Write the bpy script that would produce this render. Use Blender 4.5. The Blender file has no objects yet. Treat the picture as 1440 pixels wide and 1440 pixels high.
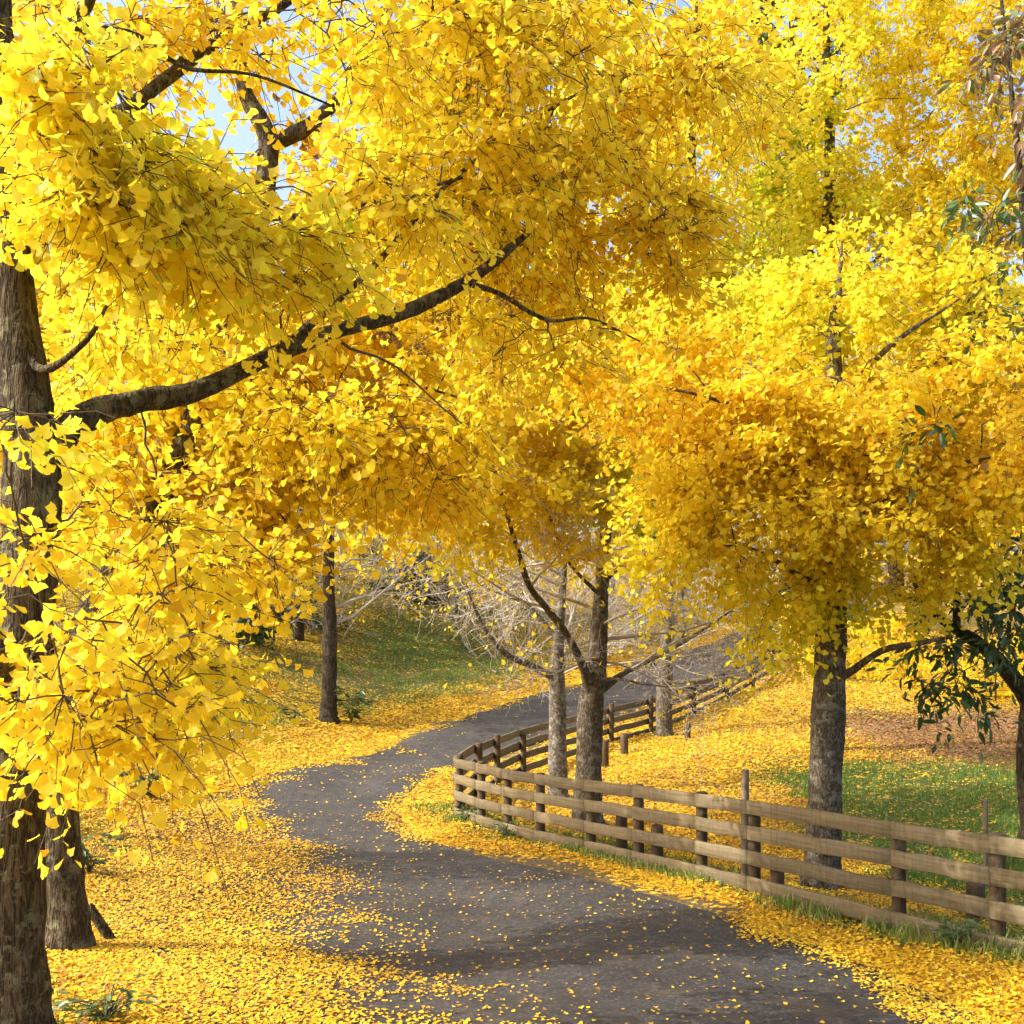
import bpy, math, random
import numpy as np
from mathutils import Vector

random.seed(7)
RNG = np.random.default_rng(11)
SC = bpy.context.scene
COL = SC.collection

# ------------------------------------------------------------------ camera, light, exposure
F = 1544.0          # focal length in photo pixels (photo is 1440 wide)
HOR = 850.0         # image row of the horizon in the photo
CAMZ = 4.0          # eye height above the datum

cam = bpy.data.cameras.new('camera')
cam.sensor_width = 36.0
cam.lens = 36.0 * F / 1440.0
cam.shift_y = (HOR - 720.0) / 1440.0
cam.clip_end = 3000.0
camo = bpy.data.objects.new('camera', cam)
COL.objects.link(camo)
camo.location = (0, 0, CAMZ)
camo.rotation_euler = (math.radians(90), 0, 0)
SC.camera = camo

SUN_EL, SUN_AZ = math.radians(38), math.radians(-102)    # azimuth measured from +Y towards +X
sdir = Vector((math.sin(SUN_AZ) * math.cos(SUN_EL), math.cos(SUN_AZ) * math.cos(SUN_EL), math.sin(SUN_EL)))
sun = bpy.data.lights.new('sun', 'SUN')
sun.energy = 2.2
sun.angle = math.radians(0.5)
sun.color = (1.0, 0.94, 0.84)
suno = bpy.data.objects.new('sun', sun)
COL.objects.link(suno)
suno.location = sdir * 60
suno.rotation_euler = (-sdir).to_track_quat('-Z', 'Y').to_euler()

world = bpy.data.worlds.new('World')
SC.world = world
world.use_nodes = True
wn = world.node_tree
bg = wn.nodes['Background']
sky = wn.nodes.new('ShaderNodeTexSky')
sky.sky_type = 'NISHITA'
sky.sun_disc = False
sky.sun_elevation = SUN_EL
sky.sun_rotation = SUN_AZ
sky.air_density = 1.0
sky.dust_density = 6.0
wn.links.new(sky.outputs[0], bg.inputs[0])
bg.inputs[1].default_value = 0.15

SC.view_settings.view_transform = 'Standard'
SC.view_settings.look = 'None'
SC.view_settings.gamma = 1.0
SC.view_settings.exposure = 1.52
SC.cycles.max_bounces = 16
SC.cycles.diffuse_bounces = 14
SC.cycles.transmission_bounces = 8
SC.cycles.use_denoising = True

# ------------------------------------------------------------------ helpers
def P(px, py, d):
    """a photo pixel at a distance d in front of the eye -> world point"""
    return np.array([(px - 720.0) / F * d, d, CAMZ + (HOR - py) / F * d])

def unit(v, axis=-1):
    return v / (np.linalg.norm(v, axis=axis, keepdims=True) + 1e-9)

def snoise(p, s, seed=0):
    """cheap smooth noise in about -1..1 from summed sines, p (N,3)"""
    r = np.random.default_rng(1000 + seed)
    out = np.zeros(len(p))
    for k in range(7):
        w = r.normal(size=3)
        w = w / np.linalg.norm(w) * s * (0.7 + 0.9 * r.random())
        out += np.sin(p @ w * 6.283 + r.random() * 6.283)
    return out / 3.2

def mesh_from(name, verts, loops, starts, mat, root=None, tint=None, smooth=False, attrs=None):
    me = bpy.data.meshes.new(name)
    verts = np.asarray(verts, dtype=np.float32)
    if root is not None:
        verts = verts - np.asarray(root.location, dtype=np.float32)
    me.vertices.add(len(verts))
    me.vertices.foreach_set('co', verts.ravel())
    loops = np.asarray(loops, dtype=np.int32).ravel()
    starts = np.asarray(starts, dtype=np.int32)
    me.loops.add(len(loops))
    me.loops.foreach_set('vertex_index', loops)
    me.polygons.add(len(starts))
    me.polygons.foreach_set('loop_start', starts)
    if tint is not None:
        a = me.attributes.new('tint', 'FLOAT', 'POINT')
        a.data.foreach_set('value', np.asarray(tint, dtype=np.float32))
    for k, v in (attrs or {}).items():
        a = me.attributes.new(k, 'FLOAT', 'POINT')
        a.data.foreach_set('value', np.asarray(v, dtype=np.float32))
    me.update(calc_edges=True)
    me.validate()
    if smooth:
        me.polygons.foreach_set('use_smooth', np.ones(len(me.polygons), dtype=bool))
    me.materials.append(mat)
    o = bpy.data.objects.new(name, me)
    COL.objects.link(o)
    if root is not None:
        o.parent = root
    return o

def tag(o, label=None, cat=None, group=None, kind=None):
    if label: o['label'] = label
    if cat: o['category'] = cat
    if group: o['group'] = group
    if kind: o['kind'] = kind
    return o

def empty(name, loc):
    o = bpy.data.objects.new(name, None)
    COL.objects.link(o)
    o.empty_display_size = 0.2
    o.location = [float(c) for c in loc]
    return o

class Tubes:
    """collects tubes (polyline + radii); build() makes ONE mesh"""
    def __init__(self):
        self.v, self.l, self.s, self.n, self.nl = [], [], [], 0, 0
    def add(self, pts, rad, sides=6, rough=0.0, seed=0, cap=True):
        pts = np.asarray(pts, float)
        self.add_many(pts[None], np.asarray(rad, float)[None], sides, rough, seed, cap)
    def add_many(self, pts, rad, sides=4, rough=0.0, seed=0, cap=False):
        M, N, _ = pts.shape
        t = np.gradient(pts, axis=1)
        t = unit(t)
        ref = np.zeros_like(t)
        vert = np.abs(t[:, :1, 2]) > 0.7
        ref[..., 0] = np.where(vert, 1.0, 0.0)
        ref[..., 2] = np.where(vert, 0.0, 1.0)
        a = unit(np.cross(t, ref))
        b = np.cross(t, a)
        ang = np.arange(sides) / sides * 2 * math.pi
        ca, sa = np.cos(ang), np.sin(ang)
        R = rad[..., None] * np.ones(sides)
        if rough:
            r = np.random.default_rng(seed)
            for k in range(1, 5):
                ph = r.random() * 6.28
                R = R * (1 + rough * 0.6 / k * np.sin(ang * (k + 1) + ph + 1.7 * k * np.arange(N)[None, :, None] * 0.35))
            R = R * (1 + rough * 0.5 * r.normal(size=R.shape))
        v = pts[:, :, None, :] + R[..., None] * (ca[None, None, :, None] * a[:, :, None, :] + sa[None, None, :, None] * b[:, :, None, :])
        idx = np.arange(M * N * sides).reshape(M, N, sides) + self.n
        q = np.stack([idx[:, :-1], np.roll(idx[:, :-1], -1, 2), np.roll(idx[:, 1:], -1, 2), idx[:, 1:]], -1).reshape(-1, 4)
        self.v.append(v.reshape(-1, 3))
        self.l.append(q.ravel())
        self.s.append(self.nl + np.arange(len(q)) * 4)
        self.n += M * N * sides
        self.nl += len(q) * 4
        if cap:
            c = np.concatenate([idx[:, 0, ::-1], idx[:, -1]], 0)
            self.l.append(c.ravel())
            self.s.append(self.nl + np.arange(len(c)) * sides)
            self.nl += c.size
    def build(self, name, mat, root=None, smooth=True):
        return mesh_from(name, np.concatenate(self.v), np.concatenate(self.l), np.concatenate(self.s), mat, root, smooth=smooth)

def spline(pts, n):
    """Catmull-Rom through rows of any width"""
    p = np.asarray(pts, float)
    p = np.vstack([2 * p[0] - p[1], p, 2 * p[-1] - p[-2]])
    m = len(p) - 3
    u = np.linspace(0, m - 1e-6, n)
    i = u.astype(int)
    t = (u - i)[:, None]
    a, b, c, d = p[i], p[i + 1], p[i + 2], p[i + 3]
    return 0.5 * ((2 * b) + (c - a) * t + (2 * a - 5 * b + 4 * c - d) * t ** 2 + (3 * b - a - 3 * c + d) * t ** 3)

# ------------------------------------------------------------------ materials
def new_mat(name):
    m = bpy.data.materials.new(name)
    m.use_nodes = True
    nt = m.node_tree
    return m, nt, nt.nodes['Principled BSDF'], nt.nodes['Material Output']

def node(nt, kind, **kw):
    n = nt.nodes.new(kind)
    for k, v in kw.items():
        if k.startswith('i_'):
            n.inputs[k[2:].replace('_', ' ')].default_value = v
        else:
            setattr(n, k, v)
    return n

def ramp(nt, stops, src):
    r = nt.nodes.new('ShaderNodeValToRGB')
    el = r.color_ramp.elements
    el[0].position, el[0].color = stops[0][0], (*stops[0][1], 1)
    el[1].position, el[1].color = stops[-1][0], (*stops[-1][1], 1)
    for p, c in stops[1:-1]:
        e = el.new(p)
        e.color = (*c, 1)
    nt.links.new(src, r.inputs[0])
    return r.outputs[0]

def mixc(nt, fac, a, b, blend='MIX'):
    m = nt.nodes.new('ShaderNodeMix')
    m.data_type = 'RGBA'
    m.blend_type = blend
    for sock, val in ((0, fac), (6, a), (7, b)):
        if isinstance(val, (int, float)):
            m.inputs[sock].default_value = val
        elif isinstance(val, tuple):
            m.inputs[sock].default_value = (*val, 1)
        else:
            nt.links.new(val, m.inputs[sock])
    return m.outputs[2]

def math_n(nt, op, a, b=0.0, c=None):
    m = nt.nodes.new('ShaderNodeMath')
    m.operation = op
    for k, val in enumerate((a, b) if c is None else (a, b, c)):
        if isinstance(val, (int, float)):
            m.inputs[k].default_value = val
        else:
            nt.links.new(val, m.inputs[k])
    return m.outputs[0]

def coords(nt, scale=(1, 1, 1)):
    tc = nt.nodes.new('ShaderNodeTexCoord')
    mp = nt.nodes.new('ShaderNodeMapping')
    mp.inputs['Scale'].default_value = scale
    nt.links.new(tc.outputs['Object'], mp.inputs[0])
    return mp.outputs[0]

def noise_n(nt, vec, scale, detail=4.0, rough=0.55):
    n = node(nt, 'ShaderNodeTexNoise')
    n.inputs['Scale'].default_value = scale
    n.inputs['Detail'].default_value = detail
    n.inputs['Roughness'].default_value = rough
    nt.links.new(vec, n.inputs['Vector'])
    return n.outputs['Fac']

GINKGO = [(0.0, (0.30, 0.16, 0.05)), (0.15, (0.50, 0.29, 0.035)), (0.35, (0.86, 0.56, 0.025)), (0.55, (0.86, 0.67, 0.032)),
          (0.75, (0.86, 0.735, 0.045)), (0.88, (0.74, 0.70, 0.04)), (1.0, (0.46, 0.56, 0.025))]
LITTER = [(0.0, (0.20, 0.10, 0.035)), (0.15, (0.36, 0.19, 0.03)), (0.35, (0.60, 0.32, 0.012)), (0.55, (0.70, 0.44, 0.012)),
          (0.75, (0.76, 0.55, 0.03)), (0.88, (0.72, 0.60, 0.07)), (1.0, (0.5, 0.5, 0.06))]

def leaf_mat(name, stops, trans=0.45, rough=0.5, spec=0.35):
    m, nt, bsdf, out = new_mat(name)
    at = node(nt, 'ShaderNodeAttribute', attribute_name='tint')
    c = ramp(nt, stops, at.outputs['Fac'])
    nt.links.new(c, bsdf.inputs['Base Color'])
    bsdf.inputs['Roughness'].default_value = rough
    bsdf.inputs['Specular IOR Level'].default_value = spec
    tr = node(nt, 'ShaderNodeBsdfTranslucent')
    nt.links.new(c, tr.inputs['Color'])
    mx = node(nt, 'ShaderNodeMixShader')
    mx.inputs[0].default_value = trans
    nt.links.new(bsdf.outputs[0], mx.inputs[1])
    nt.links.new(tr.outputs[0], mx.inputs[2])
    nt.links.new(mx.outputs[0], out.inputs[0])
    return m

M_GINKGO = leaf_mat('ginkgo_leaf', GINKGO, 0.72)
M_FALLEN = leaf_mat('fallen_leaf', LITTER, 0.15, 0.6)
M_GREENLEAF = leaf_mat('dark_green_leaf', [(0, (0.02, 0.05, 0.012)), (0.5, (0.05, 0.11, 0.03)), (0.8, (0.10, 0.15, 0.05)), (1, (0.22, 0.13, 0.07))], 0.25, 0.35, 0.5)
M_GRASS = leaf_mat('grass_blade', [(0, (0.06, 0.14, 0.02)), (0.6, (0.13, 0.24, 0.03)), (1, (0.36, 0.32, 0.10))], 0.3, 0.5)

def bark_mat(name, dark, mid, lichen, amt, vscale=0.16, scale=22.0, bump=1.0):
    m, nt, bsdf, out = new_mat(name)
    v = coords(nt, (1, 1, vscale))
    def ridge(sc, k):
        a = math_n(nt, 'ABSOLUTE', math_n(nt, 'SUBTRACT', noise_n(nt, v, sc, 3, .6), .5))
        return math_n(nt, 'MINIMUM', math_n(nt, 'MULTIPLY', a, k), 1.0)
    h = math_n(nt, 'MULTIPLY', ridge(scale, 9.0), math_n(nt, 'ADD', math_n(nt, 'MULTIPLY', ridge(scale * 2.3, 7.0), .55), .45))
    grit = noise_n(nt, coords(nt, (1, 1, .5)), 70.0, 4, .7)
    h = math_n(nt, 'ADD', math_n(nt, 'MULTIPLY', h, .75), math_n(nt, 'MULTIPLY', grit, .35))
    c = ramp(nt, [(0.15, dark), (0.6, mid), (1.0, tuple(min(1, x * 1.5) for x in mid))], h)
    big = noise_n(nt, coords(nt, (1, 1, .6)), 4.0, 4, .6)
    c = mixc(nt, .7, c, ramp(nt, [(.3, (.55, .52, .5)), (.7, (1.25, 1.2, 1.1))], big), 'MULTIPLY')
    li = noise_n(nt, coords(nt), 9.0, 6, 0.75)
    lf = ramp(nt, [(0.60 - amt, (0, 0, 0)), (0.68 - amt, (1, 1, 1))], li)
    c = mixc(nt, math_n(nt, 'MULTIPLY', lf, 0.7), c, lichen)
    nt.links.new(c, bsdf.inputs['Base Color'])
    bsdf.inputs['Roughness'].default_value = 0.9
    bsdf.inputs['Specular IOR Level'].default_value = 0.15
    bp = node(nt, 'ShaderNodeBump')
    bp.inputs['Strength'].default_value = bump
    bp.inputs['Distance'].default_value = 0.025
    nt.links.new(h, bp.inputs['Height'])
    nt.links.new(bp.outputs[0], bsdf.inputs['Normal'])
    return m

M_BARK = bark_mat('ginkgo_bark', (0.022, 0.016, 0.010), (0.115, 0.09, 0.055), (0.19, 0.19, 0.11), 0.08)
M_BARKGREY = bark_mat('grey_bark', (0.036, 0.029, 0.022), (0.14, 0.115, 0.082), (0.24, 0.23, 0.175), 0.08, 0.35, 26, 0.7)
M_BARKPALE = bark_mat('pale_bark', (0.05, 0.042, 0.035), (0.16, 0.14, 0.115), (0.30, 0.29, 0.25), 0.10, 0.6, 24, 0.6)
M_BARKDARK = bark_mat('dark_bark', (0.02, 0.016, 0.012), (0.09, 0.07, 0.05), (0.2, 0.2, 0.15), 0.0)

def plain_mat(name, a, b, scale=30.0, rough=0.85):
    m, nt, bsdf, out = new_mat(name)
    c = ramp(nt, [(0.35, a), (0.65, b)], noise_n(nt, coords(nt), scale))
    nt.links.new(c, bsdf.inputs['Base Color'])
    bsdf.inputs['Roughness'].default_value = rough
    return m
M_TWIG = plain_mat('twig_wood', (0.05, 0.035, 0.018), (0.12, 0.085, 0.045))
M_TWIGPALE = plain_mat('bare_twig_wood', (0.27, 0.235, 0.19), (0.47, 0.43, 0.37))
M_FRUIT = plain_mat('fruit_skin', (0.16, 0.07, 0.02), (0.34, 0.17, 0.06), 60)

def wood_mat(name, dark, light, lich, along):
    m, nt, bsdf, out = new_mat(name)
    tc = nt.nodes.new('ShaderNodeTexCoord')
    mp = nt.nodes.new('ShaderNodeMapping')
    mp.inputs['Scale'].default_value = along
    nt.links.new(tc.outputs['Object'], mp.inputs[0])
    oi = nt.nodes.new('ShaderNodeObjectInfo')
    ad = node(nt, 'ShaderNodeVectorMath', operation='ADD')
    nt.links.new(mp.outputs[0], ad.inputs[0])
    sc = node(nt, 'ShaderNodeVectorMath', operation='SCALE')
    sc.inputs[0].default_value = (37, 11, 23)
    nt.links.new(oi.outputs['Random'], sc.inputs['Scale'])
    nt.links.new(sc.outputs[0], ad.inputs[1])
    g = noise_n(nt, ad.outputs[0], 1.0, 6, 0.65)
    c = ramp(nt, [(0.25, dark), (0.75, light)], g)
    c = mixc(nt, 0.8, c, ramp(nt, [(0, (0.66, 0.65, 0.62)), (.5, (1, .96, .88)), (1, (1.1, 1.1, 1.1))], oi.outputs['Random']), 'MULTIPLY')
    drip = noise_n(nt, coords(nt, (1.5, 1.5, 16)), 1.0, 4, .7)
    c = mixc(nt, .55, c, ramp(nt, [(.38, (.58, .54, .46)), (.58, (1, 1, 1))], drip), 'MULTIPLY')
    st = noise_n(nt, coords(nt), 5.0, 5, 0.7)
    c = mixc(nt, math_n(nt, 'MULTIPLY', ramp(nt, [(0.50, (0, 0, 0)), (0.64, (1, 1, 1))], st), 0.6), c, lich)
    nt.links.new(c, bsdf.inputs['Base Color'])
    bsdf.inputs['Roughness'].default_value = 0.9
    bsdf.inputs['Specular IOR Level'].default_value = 0.15
    bp = node(nt, 'ShaderNodeBump')
    bp.inputs['Strength'].default_value = 0.5
    bp.inputs['Distance'].default_value = 0.01
    nt.links.new(g, bp.inputs['Height'])
    nt.links.new(bp.outputs[0], bsdf.inputs['Normal'])
    return m
M_RAIL = wood_mat('weathered_rail', (0.10, 0.078, 0.045), (0.24, 0.195, 0.12), (0.155, 0.15, 0.10), (34, 34, 1.8))
M_POST = wood_mat('dark_post', (0.045, 0.03, 0.02), (0.13, 0.09, 0.055), (0.14, 0.13, 0.08), (18, 18, 2.5))
M_STAKE = wood_mat('grey_stake', (0.10, 0.08, 0.06), (0.28, 0.22, 0.16), (0.22, 0.2, 0.14), (18, 18, 2.5))

# ------------------------------------------------------------------ terrain
ctrl = []
def c_px(px, py, d): ctrl.append(tuple(P(px, py, d)))
def c_w(x, y, z): ctrl.append((x, y, CAMZ + z))
for c in ((0, 0, -1.6), (-4, 2, -1.65), (4, 2, -1.9), (0, -15, -1.0), (-10, -5, -0.9), (12, -5, -1.8), (9, 6, -2.6), (-7, 7, -2.0), (-9, 14, -2.4)): c_w(*c)
for c in ((25, 1470, 5.4), (95, 1330, 8.5), (300, 1440, 6.2), (720, 1440, 7.0), (1000, 1440, 7.1), (1440, 1440, 7.3),
          (1440, 1346, 9.0), (1252, 1302, 10.2), (984, 1238, 12.4), (830, 1196, 14.7), (646, 1152, 18.4),
          (720, 1300, 11.0), (500, 1200, 15.4), (350, 1140, 19.5), (565, 1140, 19.2), (200, 1120, 18.0), (120, 1190, 13.0),
          (250, 1062, 23.0), (330, 1005, 30.0), (250, 940, 33.0), (330, 862, 46.0), (462, 1015, 32.5), (560, 850, 52.0),
          (500, 1060, 28.0), (600, 1036, 30.7), (773, 978, 38.0), (954, 920, 48.0), (1033, 895, 55.0), (1100, 878, 61.0),
          (680, 955, 41.0), (600, 940, 43.0), (650, 880, 51.0), (870, 905, 54.0), (900, 862, 64.0), (620, 1085, 24.6),
          (862, 1043, 29.0), (907, 1034, 30.0), (1051, 970, 40.0), (1112, 929, 45.0), (759, 1088, 26.0),
          (878, 1055, 27.0), (1000, 1060, 24.0), (1160, 1245, 13.0), (1300, 1100, 20.0), (1425, 1160, 15.5), (1300, 1032, 27.0),
          (1250, 962, 40.0), (1420, 905, 52.0), (1150, 962, 38.0), (1360, 835, 80.0)): c_px(*c)
for c in ((-60, 60, 9), (-30, 60, 6), (-45, 20, 3), (0, 100, 7), (60, 100, 5), (-80, 110, 14), (90, 30, 2), (45, 12, -1.5), (50, 60, 1.0), (-30, -20, 0), (40, -20, -1.5)): c_w(*c)
ctrl = np.array(ctrl)
CX = ctrl[:, :2]
def _U(r2): return np.where(r2 > 1e-9, r2 * np.log(r2 + 1e-12), 0.0)
n = len(CX)
K = _U(((CX[:, None] - CX[None]) ** 2).sum(-1)) + 1.5 * np.eye(n)
Pm = np.hstack([np.ones((n, 1)), CX])
A = np.block([[K, Pm], [Pm.T, np.zeros((3, 3))]])
W = np.linalg.solve(A, np.concatenate([ctrl[:, 2], np.zeros(3)]))
def height(x, y):
    x = np.asarray(x, float); y = np.asarray(y, float)
    sh = x.shape
    q = np.stack([np.clip(x.ravel(), -75, 85), np.clip(y.ravel(), -20, 105)], 1)
    out = np.empty(len(q))
    for i in range(0, len(q), 20000):
        s = q[i:i + 20000]
        out[i:i + 20000] = _U(((s[:, None] - CX[None]) ** 2).sum(-1)) @ W[:n] + W[n] + s @ W[n + 1:]
    p3 = np.stack([x.ravel(), y.ravel(), np.zeros(len(q))], 1)
    return (out + 0.035 * snoise(p3, 0.35, 3)).reshape(sh)
def H1(x, y): return float(height(np.array([x]), np.array([y]))[0])
def ground_pt(x, y): return np.array([x, y, H1(x, y)])

# road edges (left, right) in plan
R_RIGHT = [(3.6, -14), (3.7, -4), (3.75, 3), (3.26, 7.4), (2.24, 10.6), (-0.19, 14.4), (-1.45, 16.9), (-1.95, 19.2), (-1.95, 22), (-1.35, 25.2), (-0.1, 28.6), (2.3, 32.4), (5.6, 37.2), (8.9, 42.3), (13.2, 50), (18.5, 60), (24, 72)]
R_LEFT = [(-0.9, -14), (-0.9, -4), (-1.0, 3), (-2.3, 7.0), (-4.0, 10.6), (-5.2, 14), (-5.6, 17.2), (-5.5, 20.0), (-5.0, 22.7), (-3.9, 26.8), (-2.2, 32.2), (-0.5, 35.8), (2.0, 40), (5.6, 45.6), (9.6, 52.8), (14.4, 62), (20, 74)]
rl, rr = spline(R_LEFT, 320), spline(R_RIGHT, 320)
road_mid = (rl + rr) / 2

def in_road(x, y):
    """lateral road coordinate u (0 left edge, 1 right edge) and index along"""
    p = np.stack([x, y], 1)
    u = np.empty(len(p)); k = np.empty(len(p), int); off = np.empty(len(p))
    for i in range(0, len(p), 20000):
        s = p[i:i + 20000]
        d2 = ((s[:, None] - road_mid[None]) ** 2).sum(-1)
        j = d2.argmin(1)
        e = rr[j] - rl[j]
        w2 = (e ** 2).sum(1)
        uu = ((s - rl[j]) * e).sum(1) / w2
        u[i:i + 20000] = uu; k[i:i + 20000] = j
        w = np.sqrt(w2)
        off[i:i + 20000] = np.where(uu < 0, -uu * w, np.where(uu > 1, (uu - 1) * w, -np.minimum(uu, 1 - uu) * w))
    return u, k, off

FENCE_A, FENCE_C = np.array([4.2, 9.0]), np.array([-0.88, 18.4])
FAR_FENCE = np.array([(-0.88, 18.4), (-0.62, 20.5), (-0.30, 22.3), (0.25, 24.3), (1.15, 26.4), (2.6, 28.7), (3.85, 30.4), (5.5, 33.2), (7.1, 36.3), (8.7, 39.6), (10.2, 42.8), (11.8, 46.0), (13.5, 49.4), (15.3, 52.9)])

def sstep(a, b, x):
    t = np.clip((x - a) / (b - a), 0, 1)
    return t * t * (3 - 2 * t)

def cover(x, y):
    """fallen leaf cover, green amount and brown amount at plan points"""
    p = np.stack([x, y, 0 * x], 1)
    u, k, off = in_road(x, y)
    n1, n2 = snoise(p, 0.45, 5), snoise(p, 0.12, 6)
    px = 720 + x / np.maximum(y, 1.0) * F
    left = u < 0.5
    leaf = np.full(len(x), 0.55)
    green = np.full(len(x), 0.45)
    # left of the road: golden verge, then a mossy bank
    lv = 1 - sstep(1.2, 4.2, off + 0.5 * n1)
    nearl = 1 - sstep(12, 19, y)
    L = np.maximum(lv, 0.42 + 0.28 * n2 + 0.15 * n1)
    L = np.maximum(L, nearl * (0.8 + 0.2 * n1))
    patch = np.exp(-(((px - 590) / 90) ** 2 + ((y - 46) / 8) ** 2)) + 0.7 * np.exp(-(((px - 130) / 80) ** 2 + ((y - 14) / 2.5) ** 2)) + np.exp(-(((x + 2.4) / .5) ** 2 + ((y - 6.0) / .35) ** 2))
    L = np.clip(L - 0.42 * patch - .12 * np.abs(n2), 0.12, 1)
    # right side: verge to the fence, paddock behind it
    e = FENCE_C - FENCE_A
    nrm = np.array([-e[1], e[0]]); nrm = nrm / np.linalg.norm(nrm)
    side = (x - FENCE_A[0]) * nrm[0] + (y - FENCE_A[1]) * nrm[1]
    if nrm[0] < 0: side = -side
    behind = side > 0
    Rr = np.where(behind, 0.72 + 0.2 * n1 + .12 * n2, 1.0)
    gp = sstep(3.9, 5.2, x - 0.06 * (y - 14) + .5 * n1) * (1 - sstep(20.5, 23.5, y + 0.6 * n1)) * sstep(0.0, 0.4, side)
    gp = np.maximum(gp, 0.75 * (1 - sstep(0.25, 0.8, np.abs(side - 0.1))) * (y < 20))
    gp = np.maximum(gp, sstep(5.3, 7.0, x + 0 * y) * (y < 12) * behind)
    br = sstep(7, 9.5, x) * sstep(20.5, 23, y + 0.6 * n1) * (1 - sstep(29, 33, y))
    Rr = Rr * (1 - 0.88 * gp)
    leaf = np.where(left, L, Rr)
    green = np.where(left, np.clip(0.6 + 0.5 * patch + 0.4 * n1, 0, 1), np.clip(gp + 0.2 + 0.25 * n1, 0, 1))
    brown = np.where(left, 0, br)
    leaf = np.where((x < -9) | (y > 62), 0.5, leaf)
    # on the asphalt: leaves drift over the left half near the camera, only the rims elsewhere
    on = off < 0
    w = np.linalg.norm(rr[k] - rl[k], axis=1)
    dl, dr = u * w, (1 - u) * w
    ragged = 0.35 * n1 + 0.2 * snoise(p, 1.3, 8)
    half = np.interp(y, [0, 7, 9, 12, 14.5, 17, 19.5, 22, 26, 40], [1.5, 1.7, 1.95, 2.5, 2.6, 1.6, .9, .55, .4, .35])
    soft = np.minimum(half, 1.3)
    rim_l = 1 - sstep(half - .8 * soft, half + .9 * soft, dl + 1.3 * ragged)
    rim_r = 1 - sstep(0.05, 0.55, dr + 0.6 * ragged)
    onleaf = np.clip(np.maximum(rim_l ** 1.5, rim_r) + 0.022 + 0.02 * np.clip(n1 + .3, 0, 1), 0, 1)
    leaf = np.where(on, onleaf, leaf)
    green = np.where(on, 0, green); brown = np.where(on, 0, brown)
    return np.clip(leaf, 0, 1), green, brown, on

def axis_lines(dense0, dense1, step, far0, far1):
    a = list(np.arange(dense0, dense1 + 1e-6, step))
    s, v = step, a[-1]
    while v < far1: s *= 1.25; v += s; a.append(v)
    s, v = step, a[0]
    while v > far0: s *= 1.25; v -= s; a.insert(0, v)
    return np.array(a)
gx = axis_lines(-16, 22, 0.22, -900, 900)
gy = axis_lines(-1, 62, 0.26, -300, 1500)
XX, YY = np.meshgrid(gx, gy)
ZZ = height(XX, YY)
lf, gr, brn, onr = cover(XX.ravel(), YY.ravel())
u_, k_, off_ = in_road(XX.ravel(), YY.ravel())
ZZ = ZZ - 0.03 * (1 - sstep(-0.5, 0.0, off_)).reshape(ZZ.shape)
idx = np.arange(XX.size).reshape(XX.shape)
q = np.stack([idx[:-1, :-1], idx[:-1, 1:], idx[1:, 1:], idx[1:, :-1]], -1).reshape(-1, 4)

def ground_mat():
    m, nt, bsdf, out = new_mat('leaf_strewn_ground')
    v = coords(nt)
    aL = node(nt, 'ShaderNodeAttribute', attribute_name='leaf').outputs['Fac']
    aG = node(nt, 'ShaderNodeAttribute', attribute_name='green').outputs['Fac']
    aB = node(nt, 'ShaderNodeAttribute', attribute_name='brown').outputs['Fac']
    vo = node(nt, 'ShaderNodeTexVoronoi')
    vo.inputs['Scale'].default_value = 16.0
    nt.links.new(v, vo.inputs['Vector'])
    sep = node(nt, 'ShaderNodeSeparateColor')
    nt.links.new(vo.outputs['Color'], sep.inputs[0])
    leafc = ramp(nt, [(0.0, (0.22, 0.11, 0.02)), (0.3, (0.46, 0.24, 0.015)), (0.65, (0.62, 0.38, 0.012)), (1.0, (0.72, 0.52, 0.04))], sep.outputs[0])
    brownc = ramp(nt, [(0.0, (0.16, 0.08, 0.04)), (0.6, (0.34, 0.17, 0.09)), (1.0, (0.50, 0.28, 0.14))], sep.outputs[1])
    leafc = mixc(nt, aB, leafc, brownc)
    n1 = noise_n(nt, v, 30.0, 5, 0.7)
    soil = ramp(nt, [(0.3, (0.07, 0.05, 0.025)), (0.7, (0.17, 0.13, 0.06))], n1)
    grass = ramp(nt, [(0.3, (0.035, 0.05, 0.012)), (0.7, (0.12, 0.15, 0.03))], n1)
    under = mixc(nt, aG, soil, grass)
    thr = math_n(nt, 'LESS_THAN', sep.outputs[2], aL)
    c = mixc(nt, thr, under, leafc)
    nt.links.new(c, bsdf.inputs['Base Color'])
    bsdf.inputs['Roughness'].default_value = 0.8
    bsdf.inputs['Specular IOR Level'].default_value = 0.2
    bp = node(nt, 'ShaderNodeBump')
    bp.inputs['Strength'].default_value = 0.8
    bp.inputs['Distance'].default_value = 0.03
    nt.links.new(math_n(nt, 'ADD', math_n(nt, 'MULTIPLY', sep.outputs[0], 0.6), n1), bp.inputs['Height'])
    nt.links.new(bp.outputs[0], bsdf.inputs['Normal'])
    return m
ground = mesh_from('ground', np.stack([XX, YY, ZZ], -1).reshape(-1, 3), q, np.arange(len(q)) * 4, ground_mat(), smooth=True,
                   attrs={'leaf': lf, 'green': gr, 'brown': brn})
tag(ground, kind='structure')

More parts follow.
